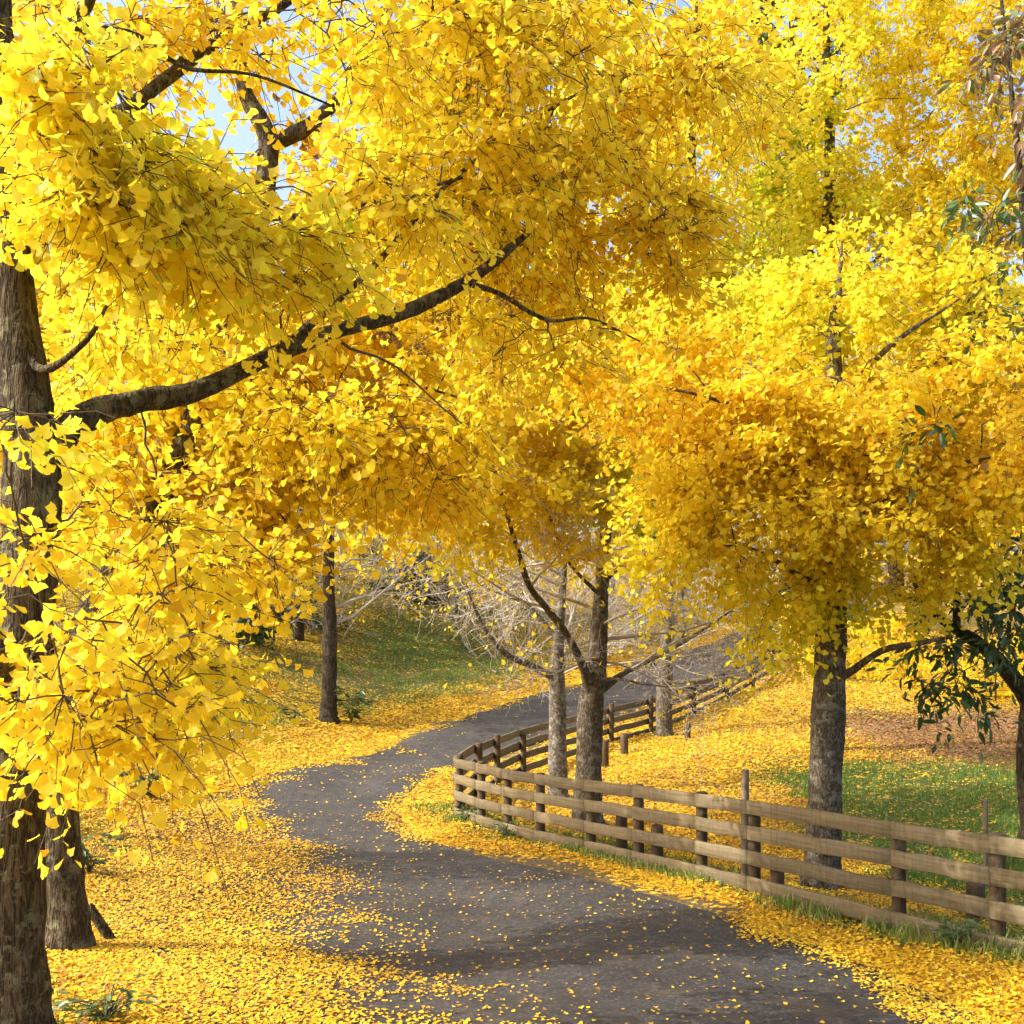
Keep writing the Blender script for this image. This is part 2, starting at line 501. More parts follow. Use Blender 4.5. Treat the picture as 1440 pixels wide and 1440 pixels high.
def road_mat():
    m, nt, bsdf, out = new_mat('worn_asphalt')
    v = coords(nt)
    fine = noise_n(nt, v, 120.0, 3, 0.8)
    agg = node(nt, 'ShaderNodeTexVoronoi')
    agg.inputs['Scale'].default_value = 55.0
    nt.links.new(v, agg.inputs['Vector'])
    sepa = node(nt, 'ShaderNodeSeparateColor')
    nt.links.new(agg.outputs['Color'], sepa.inputs[0])
    mid = noise_n(nt, v, 6.0, 6, 0.7)
    big = noise_n(nt, v, 0.8, 5, 0.65)
    c = ramp(nt, [(0.3, (0.024, 0.023, 0.023)), (0.7, (0.070, 0.066, 0.064))], fine)
    c = mixc(nt, math_n(nt, 'MULTIPLY', math_n(nt, 'GREATER_THAN', sepa.outputs[0], .82), .55), c, (0.15, 0.145, 0.14))
    c = mixc(nt, 0.75, c, ramp(nt, [(0.3, (0.5, 0.48, 0.47)), (0.7, (1.15, 1.12, 1.1))], mid), 'MULTIPLY')
    c = mixc(nt, 0.7, c, ramp(nt, [(0.32, (0.6, 0.56, 0.52)), (0.65, (1.1, 1.1, 1.1))], big), 'MULTIPLY')
    # crushed leaf dust in patches
    dust = ramp(nt, [(0.52, (0, 0, 0)), (0.72, (1, 1, 1))], noise_n(nt, v, 2.2, 6, .75))
    c = mixc(nt, math_n(nt, 'MULTIPLY', dust, .35), c, (0.16, 0.11, 0.05))
    nt.links.new(c, bsdf.inputs['Base Color'])
    bsdf.inputs['Roughness'].default_value = 0.82
    bsdf.inputs['Specular IOR Level'].default_value = 0.3
    bp = node(nt, 'ShaderNodeBump')
    bp.inputs['Strength'].default_value = 0.5
    bp.inputs['Distance'].default_value = 0.006
    nt.links.new(fine, bp.inputs['Height'])
    nt.links.new(bp.outputs[0], bsdf.inputs['Normal'])
    return m
NR, NW = 900, 25
el, er = spline(R_LEFT, NR), spline(R_RIGHT, NR)
tt = np.linspace(0, 1, NW)
rp = el[:, None] * (1 - tt)[None, :, None] + er[:, None] * tt[None, :, None]
camber = 0.05 * (1 - (2 * tt - 1) ** 2)
rz = height(rp[..., 0], rp[..., 1]) + 0.005 + camber[None]
ri = np.arange(NR * NW).reshape(NR, NW)
rq = np.stack([ri[:-1, :-1], ri[:-1, 1:], ri[1:, 1:], ri[1:, :-1]], -1).reshape(-1, 4)
road = mesh_from('road', np.concatenate([rp, rz[..., None]], -1).reshape(-1, 3), rq, np.arange(len(rq)) * 4, road_mat(), smooth=True)
tag(road, kind='structure')
def surf_z(x, y):
    """height of whatever lies on top: road sheet or ground"""
    u, k, off = in_road(x, y)
    return height(x, y) + np.where((u > 0) & (u < 1), 0.005 + 0.05 * (1 - (2 * u - 1) ** 2), 0.0)

# ------------------------------------------------------------------ leaves
def ginkgo_leaf(detail):
    """fan outline: y along the leaf, z cupped"""
    if detail == 2:
        v = [(0, 0, 0), (-0.30, 0.42, .05), (-0.56, 0.62, .10), (-0.36, 0.90, .03), (-0.06, 0.98, -.02), (0.0, 0.80, -.02), (0.07, 0.98, -.02), (0.38, 0.88, .03), (0.55, 0.60, .10), (0.28, 0.40, .05)]
        f = [(0, 5, 4, 3, 2, 1), (0, 9, 8, 7, 6, 5)]
    elif detail == 1:
        v = [(0, 0, 0), (-0.54, 0.62, .12), (-0.25, 0.95, 0), (0.02, 0.84, -.04), (0.3, 0.94, 0), (0.54, 0.60, .12)]
        f = [(0, 3, 2, 1), (0, 5, 4, 3)]
    else:
        v = [(0, 0, 0), (-0.55, 0.6, .1), (0, 0.95, -.05), (0.55, 0.6, .1)]
        f = [(0, 3, 2, 1)]
    return np.array(v, float), f
def long_leaf():
    v = [(0, 0, 0), (-0.16, 0.3, .03), (-0.13, 0.7, .02), (0, 1.0, -.1), (0.13, 0.7, .02), (0.16, 0.3, .03), (0, 0.5, -.02)]
    return np.array(v, float), [(0, 6, 3, 2, 1), (0, 5, 4, 3, 6)]

def leaves_mesh(name, mat, pos, axis, nrm, size, tint, template, root=None):
    tv, tf = template
    axis = unit(axis)
    side = unit(np.cross(axis, nrm))
    nn = np.cross(side, axis)
    V = pos[:, None] + size[:, None, None] * (tv[None, :, :1] * side[:, None] + tv[None, :, 1:2] * axis[:, None] + tv[None, :, 2:] * nn[:, None])
    k = len(tv)
    N = len(pos)
    base = (np.arange(N) * k)[:, None]
    lp = np.concatenate([base + np.array(f)[None] for f in tf], 1)
    lens = [len(f) for f in tf]
    tot = sum(lens)
    st = np.cumsum([0] + lens[:-1])
    starts = ((np.arange(N) * tot)[:, None] + st[None]).ravel()
    return mesh_from(name, V.reshape(-1, 3), lp.ravel(), starts, mat, root, tint=np.repeat(np.clip(tint, 0, 1), k))

# ------------------------------------------------------------------ trees
class Tree:
    """trunk + limbs drawn by hand, then branches to foliage clumps, twigs in each clump, leaves along the twigs"""
    def __init__(self, name, label, cat, base, bark, twig, seed, group=None):
        self.root = tag(empty(name, base), label, cat, group)
        self.bark, self.twig = bark, twig
        self.rng = np.random.default_rng(seed)
        self.pool = []       # (points, radii) of wood that branches may start from
        self.tw = Tubes()
        self.P, self.A, self.N, self.S, self.T = [], [], [], [], []
        self.any = False
    def wood(self, name, pts, sides=10, rough=0.06, n=None):
        """pts rows (x,y,z,r)"""
        p = spline(pts, n or max(10, 4 * len(pts)))
        t = Tubes()
        t.add(p[:, :3], np.maximum(p[:, 3], 0.003), sides, rough, int(self.rng.integers(1e6)))
        t.build(name, self.bark, self.root)
        self.pool.append((p[:, :3], p[:, 3]))
        return p
    def branch_to(self, c, r0=0.02, r1=0.006, sides=5):
        allp = np.concatenate([a for a, _ in self.pool]); allr = np.concatenate([b for _, b in self.pool])
        d = np.linalg.norm((allp - c) * np.array([1, 1, 1.25]), axis=1) + np.where(allp[:, 2] > c[2] + 0.6, 0.8, 0)
        near = np.nonzero(d < d.min() * 1.12 + .28)[0]
        i = int(self.rng.choice(near))
        a = allp[i]
        L = np.linalg.norm(c - a)
        tt = np.linspace(0, 1, 8)[:, None]
        bow = np.array([0, 0, 0.12 * L]) + self.rng.normal(size=3) * 0.08 * L
        p = a * (1 - tt) + c * tt + bow * np.sin(tt * math.pi)
        p[1:-1] += self.rng.normal(size=(6, 3)) * 0.02 * L
        r0 = min(r0 * (0.6 + 0.25 * L), max(allr[i] * 0.7, r1))
        rad = np.linspace(r0, r1, 8)
        self.tw.add(p, rad, sides, cap=False)
        self.any = True
        return p, rad
    def clumps(self, ell, leaf, per_twig=9, twigs=10, tlen=0.45, join=True, thr=-0.35, nscale=0.5, droop=0.35, seed=0, trad=0.004, flat=1.0, grow=True, twig_show=1.0):
        """ell rows: (px, py, d, rx_px, ry_px, depth_m, count, tint)"""
        g = self.rng
        for (px, py, d, rx, ry, rd, cnt, tint) in ell:
            c0 = P(px, py, d)
            R = np.array([rx * d / F, rd, ry * d / F])
            k = 0
            uvw = g.normal(size=(int(cnt * 2.5), 3)); uvw = unit(uvw) * g.random((len(uvw), 1)) ** 0.45
            cen = c0 + uvw * R
            keep = snoise(cen, nscale, 40 + seed) > thr
            cen = cen[keep][:int(cnt)]
            for c in cen:
                if join:
                    p, r = self.branch_to(c, 0.013, trad * 1.2)
                    if grow: self.pool.append((p[2:7], r[2:7]))
            M = len(cen) * twigs
            if not M: continue
            C = np.repeat(cen, twigs, 0)
            tl = tlen * (0.5 + 0.9 * g.random(M))
            dr = unit(g.normal(size=(M, 3)) * np.array([1, 1, 0.6 * flat]) + 0.5 * unit(C - c0) + np.array([0, 0, -droop * 0.3]))
            s = np.linspace(0, 1, 5)
            pts = C[:, None] + dr[:, None] * (tl[:, None] * s)[..., None]
            pts[..., 2] -= droop * (tl[:, None] * s ** 2)
            pts[:, 1:] += g.normal(size=(M, 4, 3)) * 0.05 * tl[:, None, None]
            show = g.random(M) < twig_show
            if show.any():
                self.tw.add_many(pts[show], np.linspace(trad, trad * 0.45, 5)[None] * np.ones((show.sum(), 1)), 3)
                self.any = True
            m = per_twig
            if m <= 0: continue
            ti = np.repeat(np.arange(M), m)
            sp = 0.1 + 0.9 * g.random(len(ti))
            j = np.minimum((sp * 4).astype(int), 3); f = (sp * 4 - j)[:, None]
            pos = pts[ti, j] * (1 - f) + pts[ti, j + 1] * f
            out = unit(g.normal(size=(len(ti), 3)))
            sz = leaf * (0.65 + 0.6 * g.random(len(ti)))
            ax = unit(out * 0.9 + dr[ti] * 0.4 + np.array([0, 0, -0.55]))
            pos = pos + out * leaf * 0.45
            nr = unit(g.normal(size=(len(ti), 3)) * 0.75 + np.array([0, 0, 0.9]) + 0.35 * unit(C - c0)[ti])
            self.P.append(pos); self.A.append(ax); self.N.append(nr); self.S.append(sz)
            tn = tint - (.03 if leaf < .12 else 0) + 0.10 * np.repeat(snoise(cen, 0.4, 70 + seed), twigs * m) + g.normal(size=len(ti)) * 0.09 - (g.random(len(ti)) < .02) * .35
            self.T.append(tn)
    def finish(self, template, mat, twname='branchwork', crown='crown'):
        if self.any:
            self.tw.build(twname, self.twig, self.root)
        if self.P:
            self.crown = leaves_mesh(crown, mat, np.concatenate(self.P), np.concatenate(self.A), np.concatenate(self.N),
                                     np.concatenate(self.S), np.concatenate(self.T), template, self.root)
    def bare(self, starts, levels, spread=0.6, ratio=0.62, kids=4, up=0.15, rmin=0.004, sides=4):
        """recursive bare branching from (point, direction, length, radius) starts"""
        g = self.rng
        todo = [(np.array(p, float), unit(np.array(d, float)), L, r, 0) for p, d, L, r in starts]
        acc = {}
        tips = []
        while todo:
            p, d, L, r, lv = todo.pop()
            N = 6
            pts = [p]; dd = d
            for i in range(N - 1):
                dd = unit(dd + g.normal(size=3) * 0.16 + np.array([0, 0, up * 0.3]))
                pts.append(pts[-1] + dd * L / (N - 1))
            pts = np.array(pts)
            r1 = max(r * 0.35, rmin * 0.6)
            acc.setdefault(lv, []).append((pts, np.linspace(r, r1, N)))
            if lv >= levels:
                tips.append(pts[-1]); continue
            for c in range(kids if lv < levels - 1 else kids + 1):
                s = 0.2 + 0.78 * g.random()
                j = min(int(s * (N - 1)), N - 2)
                q = pts[j] + (pts[j + 1] - pts[j]) * (s * (N - 1) - j)
                nd = unit(unit(pts[j + 1] - pts[j]) + spread * 1.5 * unit(g.normal(size=3)) + np.array([0, 0, up]))
                todo.append((q, nd, L * ratio * (0.6 + 0.6 * g.random()), max(r * (1 - 0.6 * s) * 0.55, rmin), lv + 1))
        for lv, a in acc.items():
            self.tw.add_many(np.stack([x[0] for x in a]), np.stack([x[1] for x in a]), sides if lv < 2 else 3)
        self.any = True
        return np.array(tips)
    def tip_leaves(self, tips, n, leaf, spread, tint):
        g = self.rng
        pos = np.repeat(tips, n, 0) + g.normal(size=(len(tips) * n, 3)) * spread
        self.P.append(pos); self.A.append(unit(g.normal(size=pos.shape) + np.array([0, 0, -.5])))
        self.N.append(unit(g.normal(size=pos.shape) + np.array([0, 0, .7])))
        self.S.append(leaf * (0.6 + 0.7 * g.random(len(pos))))
        self.T.append(tint + 0.09 * g.normal(size=len(pos)))

def pl(rows):
    """rows (px,py,d,r) -> (x,y,z,r)"""
    return [(*P(a, b, c), r) for a, b, c, r in rows]

BASE = lambda px, d: ground_pt((px - 720) / F * d, d)
def based(px, d, r, rows):
    b = BASE(px, d)
    return [(*(b - np.array([0, 0, 0.25])), r * 1.9), (*(b + np.array([0, 0, 0.06])), r * 1.32), (*(b + np.array([0, 0, 0.30])), r * 1.08)] + pl(rows)

# --- the big foreground ginkgo on the left
t = Tree('ginkgo_tree', 'nearest large ginkgo with furrowed trunk and a long bough reaching over the road', 'tree', BASE(25, 5.4), M_BARK, M_TWIG, 1)
t.wood('trunk', based(14, 5.4, .165, [(14, 1300, 5.4, .16), (18, 1100, 5.4, .152), (32, 900, 5.4, .142), (44, 740, 5.4, .135), (42, 610, 5.4, .128), (24, 450, 5.4, .098), (10, 250, 5.4, .084), (-4, 20, 5.4, .07), (-12, -300, 5.5, .05), (10, -560, 5.6, .025)]), 40, 0.05, 90)
t.wood('limb', pl([(45, 650, 5.4, .10), (95, 605, 5.45, .078), (140, 578, 5.6, .07), (205, 562, 5.8, .063), (275, 550, 6.0, .056), (390, 497, 6.4, .05), (470, 466, 6.7, .046), (560, 442, 7.0, .046), (640, 405, 7.3, .043), (690, 372, 7.6, .036), (742, 328, 7.9, .022)]), 12, 0.1, 60)
t.wood('limb', pl([(655, 398, 7.35, .024), (700, 412, 7.6, .018), (770, 450, 7.9, .014), (830, 448, 8.2, .01), (900, 480, 8.5, .006)]), 7, 0.05)
t.wood('limb', pl([(15, 200, 5.4, .06), (70, 172, 5.6, .052), (120, 166, 5.8, .05), (170, 160, 6.0, .046), (225, 118, 6.3, .042), (300, 62, 6.6, .036), (390, 12, 6.9, .03), (500, -60, 7.3, .02), (700, -120, 8, .01)]), 10, 0.1, 40)
t.wood('limb', pl([(0, 130, 5.4, .045), (62, 82, 5.2, .038), (95, 45, 5.1, .034), (128, -8, 5.0, .03), (180, -120, 5.0, .015)]), 9, 0.1, 30)
t.wood('limb', pl([(105, 35, 5.1, .014), (190, 48, 5.2, .012), (260, 95, 5.4, .011), (360, 106, 5.7, .008), (470, 150, 6.2, .006)]), 6, 0.05)
t.wood('limb', pl([(24, 470, 5.4, .03), (60, 520, 5.3, .022), (120, 480, 5.2, .014), (150, 430, 5.2, .008)]), 6, 0.05)
t.wood('limb', pl([(10, 330, 5.4, .045), (80, 320, 5.5, .035), (160, 330, 5.7, .028), (300, 310, 6.1, .02), (460, 300, 6.7, .014), (650, 250, 7.4, .01)]), 8, 0.06, 30)
t.wood('limb', pl([(390, 497, 6.4, .03), (520, 380, 6.9, .022), (640, 250, 7.6, .018), (780, 150, 8.4, .013), (900, 90, 9.2, .008)]), 8, 0.06, 30)
t.wood('limb', pl([(35, 1060, 5.4, .045), (10, 980, 5.2, .05), (-10, 900, 5.0, .04), (-60, 800, 4.8, .03)]), 9, 0.06, 20)
LF = 0.064
t.clumps([(95, 950, 4.7, 80, 110, .5, 5, .72), (160, 1000, 5.0, 140, 65, .5, 11, .68), (230, 890, 5.6, 110, 110, .7, 15, .64), (20, 840, 4.5, 40, 110, .4, 3, .74),
          (190, 730, 6.0, 130, 100, .7, 9, .66), (300, 760, 6.4, 110, 80, .8, 11, .64), (20, 560, 4.5, 30, 90, .3, 2, .78)], LF, 10, 8, 0.44, thr=-.7, seed=1)
t.clumps([(120, 190, 5.0, 150, 70, .6, 17, .86), (170, 320, 5.1, 110, 60, .5, 11, .82), (320, 310, 5.6, 220, 75, .7, 24, .76), (360, 400, 5.9, 90, 40, .4, 6, .72), (560, 270, 6.8, 150, 50, .6, 12, .66),
          (540, 620, 8.6, 170, 70, .8, 16, .68), (250, 480, 7.4, 160, 60, .6, 9, .72), (400, 600, 7.8, 140, 50, .6, 11, .70)], LF, 11, 11, 0.42, thr=-.6, seed=2)
t.clumps([(300, 60, 6.5, 330, 90, 1.0, 15, .60), (110, 60, 6.0, 130, 80, .8, 8, .62), (540, 40, 7.0, 140, 80, 1.0, 12, .56)], LF, 9, 9, 0.46, thr=0.0, seed=3)
t.clumps([(660, 160, 7.8, 200, 130, 1.0, 34, .66), (800, 110, 8.8, 220, 150, 1.2, 44, .66), (640, 280, 8.2, 150, 80, .9, 22, .66), (800, 290, 8.8, 180, 110, 1.0, 34, .66),
          (960, 110, 9.6, 130, 130, 1.1, 28, .66), (900, 380, 9.4, 110, 70, .8, 15, .66), (700, 490, 8.6, 140, 50, .8, 9, .66), (640, 10, 7.8, 250, 60, 1.0, 30, .66)], LF, 11, 11, 0.50, thr=-.7, nscale=.6, seed=4)
fruit_me = None
def fruit(root, c, n, spread, r=0.012):
    """a cluster: its stalks are the part, each hanging fruit a sub-part"""
    global fruit_me
    g = np.random.default_rng(int(abs(c[0]) * 1000))
    off = g.normal(size=(n, 3)) * spread * np.array([1, 1, .7]) - np.array([0, 0, .03])
    tb = Tubes()
    ss = np.linspace(0, 1, 4)
    st = c + off[:, None] * ss[None, :, None]
    st[:, 1:3, 2] += .012
    tb.add_many(st, np.full((n, 4), .0025), 3)
    cl = tb.build('fruit_cluster', M_TWIG, root)
    for k in range(n):
        if fruit_me is None:
            f = Tubes()
            z = np.array([1, .7, 0, -.7, -1])
            f.add(np.outer(z, [0, 0, 1]) * r, np.sqrt(np.maximum(1 - z ** 2, 0.002)) * r, 8)
            o = f.build('fruit', M_FRUIT)
            fruit_me = o.data
        else:
            o = bpy.data.objects.new('fruit', fruit_me)
            COL.objects.link(o)
        o.parent = cl
        o.location = [float(v) for v in c + off[k] - np.array(root.location)]
        o.scale = [float(.8 + .5 * g.random())] * 3
for (a, b, c, nn_, s) in ((680, 350, 7.5, 26, .09), (550, 470, 6.95, 16, .06), (625, 440, 7.25, 14, .06), (140, 345, 5.4, 16, .07), (585, 490, 7.1, 8, .04), (715, 420, 7.6, 14, .07)):
    fruit(t.root, P(a, b, c), nn_, s)
t.finish(ginkgo_leaf(2), M_GINKGO)

# --- second ginkgo just behind it
t = Tree('ginkgo_tree', 'slimmer dark ginkgo standing close behind the nearest large trunk, beside the leaning stump', 'tree', BASE(95, 8.5), M_BARK, M_TWIG, 2)
t.wood('trunk', based(95, 8.5, .145, [(88, 1200, 8.5, .14), (84, 1080, 8.5, .125), (98, 950, 8.5, .115), (150, 820, 8.6, .11), (205, 738, 8.7, .10), (285, 560, 8.9, .09), (350, 360, 9.1, .085), (378, 208, 9.2, .08), (345, 130, 9.2, .065), (335, 40, 9.3, .05), (320, -140, 9.4, .03), (330, -300, 9.4, .012)]), 24, 0.06, 70)
t.wood('limb', pl([(370, 225, 9.2, .07), (385, 203, 9.2, .068), (430, 180, 9.3, .06), (480, 135, 9.5, .055), (515, 95, 9.6, .045), (580, 10, 9.8, .03), (680, -120, 10.2, .01)]), 10, 0.1, 30)
t.wood('limb', pl([(285, 560, 8.9, .05), (360, 540, 9.2, .04), (450, 560, 9.8, .03), (560, 540, 10.6, .02), (650, 560, 11.3, .01)]), 8, 0.08, 30)
t.wood('limb', pl([(150, 820, 8.6, .05), (220, 800, 8.7, .03), (310, 790, 9.0, .02), (380, 760, 9.3, .01)]), 7, 0.08, 20)
t.clumps([(430, 640, 10, 170, 90, 1.1, 44, .62), (560, 640, 11, 140, 90, 1.0, 36, .60), (280, 640, 9.2, 130, 110, .9, 30, .64), (220, 920, 9, 110, 100, .8, 28, .58),
          (350, 760, 9.2, 100, 50, .8, 18, .56), (520, 230, 9.9, 150, 70, 1.0, 10, .58), (620, 430, 10.8, 150, 100, 1.0, 34, .66), (470, 500, 9.8, 150, 80, .9, 34, .68), (330, 130, 9.4, 120, 130, 1.0, 7, .56),
          (200, 480, 9, 170, 140, 1.0, 40, .66), (120, 660, 9, 120, 120, .8, 26, .64), (180, 1040, 8.5, 70, 50, .5, 10, .6)], 0.082, 9, 10, 0.42, thr=-.45, seed=6, trad=.0035)
t.finish(ginkgo_leaf(1), M_GINKGO)

# --- extra ginkgo added to shade the road, its trunk left of the view
t = Tree('ginkgo_tree', 'ginkgo added on the left bank to shade the road, its trunk out of view', 'tree', ground_pt(-8.2, 13.5), M_BARK, M_TWIG, 17)
b_ = ground_pt(-8.2, 13.5)
t.wood('trunk', [(b_[0], b_[1], b_[2] - .3, .24), (b_[0] + .05, b_[1], b_[2] + 1.5, .19), (b_[0] + .2, b_[1] - .1, b_[2] + 5, .13), (b_[0] + .1, b_[1], b_[2] + 9.5, .03)], 16, .06, 40)
t.clumps([(-250, 350, 13.5, 230, 150, 2.0, 70, .6), (-120, 150, 13, 230, 140, 1.8, 60, .58), (-60, 480, 12.5, 170, 140, 1.6, 50, .64), (60, 320, 12.5, 150, 150, 1.5, 44, .62), (-330, 600, 13, 200, 110, 1.6, 36, .6), (60, 640, 12.5, 120, 120, 1.2, 30, .64), (-60, 30, 12.5, 110, 90, 1.2, 16, .6)],
         .09, 8, 11, .5, thr=-.6, nscale=.35, seed=18, trad=.004, grow=True, twig_show=.5)
t.finish(ginkgo_leaf(0), M_GINKGO)

# --- ginkgo on the right behind the front fence
t = Tree('ginkgo_tree', 'ginkgo with straight grey trunk just behind the front fence, dense orange yellow crown', 'tree', BASE(1158, 12.9), M_BARKGREY, M_TWIG, 3)
t.wood('trunk', based(1157, 12.9, .20, [(1160, 1120, 12.9, .195), (1165, 1000, 12.9, .19), (1168, 900, 12.9, .18), (1172, 780, 12.9, .155), (1176, 640, 12.9, .13), (1172, 480, 12.9, .08), (1180, 400, 13, .04), (1184, 340, 13, .012)]), 30, 0.05, 80)
t.wood('limb', pl([(1170, 960, 12.9, .05), (1200, 942, 12.7, .045), (1240, 915, 12.4, .04), (1290, 905, 12.1, .03), (1340, 895, 11.8, .018)]), 8, 0.08, 24)
t.wood('limb', pl([(1172, 840, 12.9, .05), (1110, 800, 12.6, .035), (1050, 770, 12.3, .02), (980, 770, 12.1, .01)]), 8, 0.08)
t.wood('limb', pl([(1174, 780, 12.9, .06), (1240, 700, 12.5, .04), (1320, 660, 12.1, .025), (1410, 640, 11.8, .01)]), 8, 0.08)
t.wood('limb', pl([(1176, 680, 12.9, .05), (1090, 600, 12.5, .035), (1000, 560, 12.2, .02), (900, 540, 12, .01)]), 8, 0.08)
t.wood('limb', pl([(1172, 560, 12.9, .04), (1260, 480, 12.6, .03), (1350, 420, 12.4, .012)]), 8, 0.08)
t.clumps([(a_, b_ - (55 if b_ > 700 else 25 if b_ > 600 else 0), *c_) for a_, b_, *c_ in [(1060, 560, 12.4, 210, 75, 1.3, 40, .62), (1180, 620, 12.2, 200, 90, 1.2, 42, .62), (980, 690, 12.4, 85, 100, .9, 22, .70), (1070, 730, 12.2, 120, 90, 1.0, 34, .70),
          (1110, 830, 12.2, 85, 75, .8, 18, .72), (1040, 650, 12.6, 130, 90, 1.0, 30, .68), (1250, 730, 12.2, 160, 100, 1.2, 36, .60), (1370, 600, 12.0, 120, 130, 1.1, 36, .62),
          (1370, 740, 12.0, 120, 90, 1.0, 26, .62), (890, 490, 13.1, 150, 90, 1.2, 26, .62), (1250, 470, 13.2, 180, 110, 1.2, 36, .70), (1390, 450, 12.8, 90, 120, 1.0, 22, .66),
          (1180, 860, 12.5, 70, 60, .5, 8, .68), (1190, 410, 13.6, 160, 110, 1.2, 30, .76), (1110, 905, 12.4, 40, 30, .4, 3, .72), (1240, 860, 12.6, 70, 50, .6, 7, .64),
          (1290, 600, 12.6, 150, 90, 1.1, 28, .62), (930, 780, 12.4, 45, 55, .4, 6, .72), (1060, 450, 13.4, 140, 80, 1.1, 22, .70), (1340, 840, 12.3, 80, 50, .6, 7, .6), (1095, 945, 12.3, 30, 20, .3, 2, .72), (1170, 905, 12.4, 50, 25, .4, 3, .72), (925, 855, 12.2, 25, 45, .3, 5, .72), (1000, 815, 12.3, 40, 30, .4, 4, .72)]], 0.078, 10, 11, 0.52, thr=-.55, nscale=.7, seed=8, trad=.0035, twig_show=.5, droop=.45)
t.finish(ginkgo_leaf(1), M_GINKGO)

# --- tall pair of yellow green trees behind it
def tall(px, d, top, ells, label, seed, r=.2, leaf=0.11, twigs=11, per=9, bark=M_BARK, wood=None):
    t = Tree('ginkgo_tree', label, 'tree', BASE(px, d), bark, M_TWIG, seed)
    ty = [HOR + (top - HOR) * s for s in (0.0, 0.35, 0.6, 0.8, 1.0)]
    t.wood('trunk', based(px, d, r, [(px + 3, ty[0], d, r * .95), (px - 6, ty[1], d, r * .75), (px + 5, ty[2], d, r * .5), (px, ty[3], d, r * .3), (px, ty[4], d, r * .06)]), 16, 0.06, 50)
    for w in (wood or []):
        t.wood('limb', pl(w), 7, 0.08)
    t.clumps(ells, leaf, per, twigs, 0.6, thr=-.6, nscale=.3, seed=seed, trad=.006, grow=True, twig_show=.35)
    t.finish(ginkgo_leaf(0), M_GINKGO)
    return t
tall(1162, 24, -160, [(1170, 110, 24, 180, 170, 2, 70, .80), (1080, 300, 23.5, 150, 130, 1.8, 54, .84), (1230, 300, 24, 150, 140, 2, 54, .78), (1330, 180, 24, 130, 150, 1.8, 60, .70),
     (1130, 420, 23, 160, 90, 1.6, 44, .86), (1030, 160, 24, 120, 130, 1.6, 30, .76), (1360, 380, 23.5, 120, 120, 1.6, 50, .74), (1250, -60, 24, 220, 90, 2, 50, .72), (1420, 250, 24, 90, 150, 1.5, 46, .7), (1370, 50, 24, 110, 90, 1.6, 36, .7), (1230, 120, 25, 130, 110, 1.6, 26, .74),
     (930, 80, 21.5, 150, 110, 1.8, 40, .66), (860, 230, 21.5, 140, 130, 1.8, 40, .68), (1000, 250, 20.9, 110, 150, 1.3, 36, .88), (900, 400, 21, 150, 110, 1.6, 46, .82),
     (800, 460, 21, 130, 90, 1.5, 32, .70), (1010, 430, 21, 130, 90, 1.4, 40, .84), (900, 560, 21, 130, 80, 1.4, 36, .74)],
     'tall lemon and lime ginkgo behind the straight grey trunked one', 21, .24,
     wood=[[(1168, 420, 24, .09), (1150, 370, 23.6, .06), (1120, 330, 23.4, .03)], [(1168, 440, 24, .09), (1220, 380, 23.8, .05), (1260, 330, 23.6, .02)],
           [(1164, 640, 24, .14), (1080, 500, 22.4, .12), (1010, 400, 21.2, .11), (980, 320, 20.2, .10), (972, 220, 19.8, .09), (976, 120, 19.8, .06), (980, -20, 20, .02)]])
# --- central grey trunk inside the fence corner
t = Tree('ginkgo_tree', 'thick grey forked ginkgo inside the fence corner, bare below and golden above', 'tree', BASE(826, 17), M_BARKGREY, M_TWIGPALE, 4)
t.wood('trunk', based(826, 17, .21, [(828, 1080, 17, .205), (830, 1000, 17, .195), (836, 955, 17, .18), (842, 890, 17, .135), (848, 800, 17, .105), (853, 720, 17, .085), (852, 600, 17, .06), (846, 450, 17, .05), (850, 320, 17, .02)]), 26, 0.06, 70)
t.wood('limb', pl([(832, 990, 17, .11), (824, 950, 16.8, .075), (812, 920, 16.6, .062), (792, 885, 16.4, .056), (768, 855, 16.2, .052), (745, 825, 16.0, .046), (733, 790, 15.9, .04), (715, 730, 15.8, .03), (690, 640, 15.7, .025), (660, 540, 15.6, .012)]), 12, 0.08, 50)
t.wood('limb', pl([(840, 975, 17, .07), (880, 945, 17.3, .05), (930, 920, 17.7, .04), (990, 885, 18.2, .028), (1040, 850, 18.6, .012)]), 8, 0.08, 30)
t.wood('limb', pl([(846, 840, 17, .035), (800, 790, 16.6, .028), (770, 720, 16.3, .03), (730, 620, 16.1, .015)]), 8, 0.08, 30)
t.wood('limb', pl([(848, 820, 17, .035), (900, 770, 17.2, .028), (960, 730, 17.5, .025), (1010, 690, 17.7, .01)]), 8, 0.08, 30)
t.wood('limb', pl([(838, 955, 16.9, .03), (870, 955, 16.6, .024), (905, 962, 16.3, .018), (940, 966, 16.0, .008)]), 6, 0.05)
tips = t.bare([(P(842, 900, 17), (1, -.3, .25), 2.2, .03), (P(845, 860, 17), (-1, -.2, .2), 2.0, .028), (P(840, 930, 17), (1, .3, -.05), 1.6, .02), (P(842, 880, 17), (.6, -.7, .1), 1.8, .022), (P(838, 930, 17), (-.7, -.6, .05), 1.8, .02),
               (P(848, 800, 17), (1, .2, .5), 2.2, .03), (P(848, 790, 17), (-1, .2, .4), 2.2, .03), (P(770, 855, 16.2), (-1, 0, .25), 1.6, .022), (P(880, 945, 17.3), (.8, -.2, .35), 1.6, .02), (P(930, 920, 17.7), (1, 0, -.1), 1.5, .018), (P(745, 825, 16), (.5, -.3, .7), 1.4, .02)], 3, .65, .6, 5, .06, .0045)
t.tip_leaves(tips[::9], 2, .08, .12, .6)
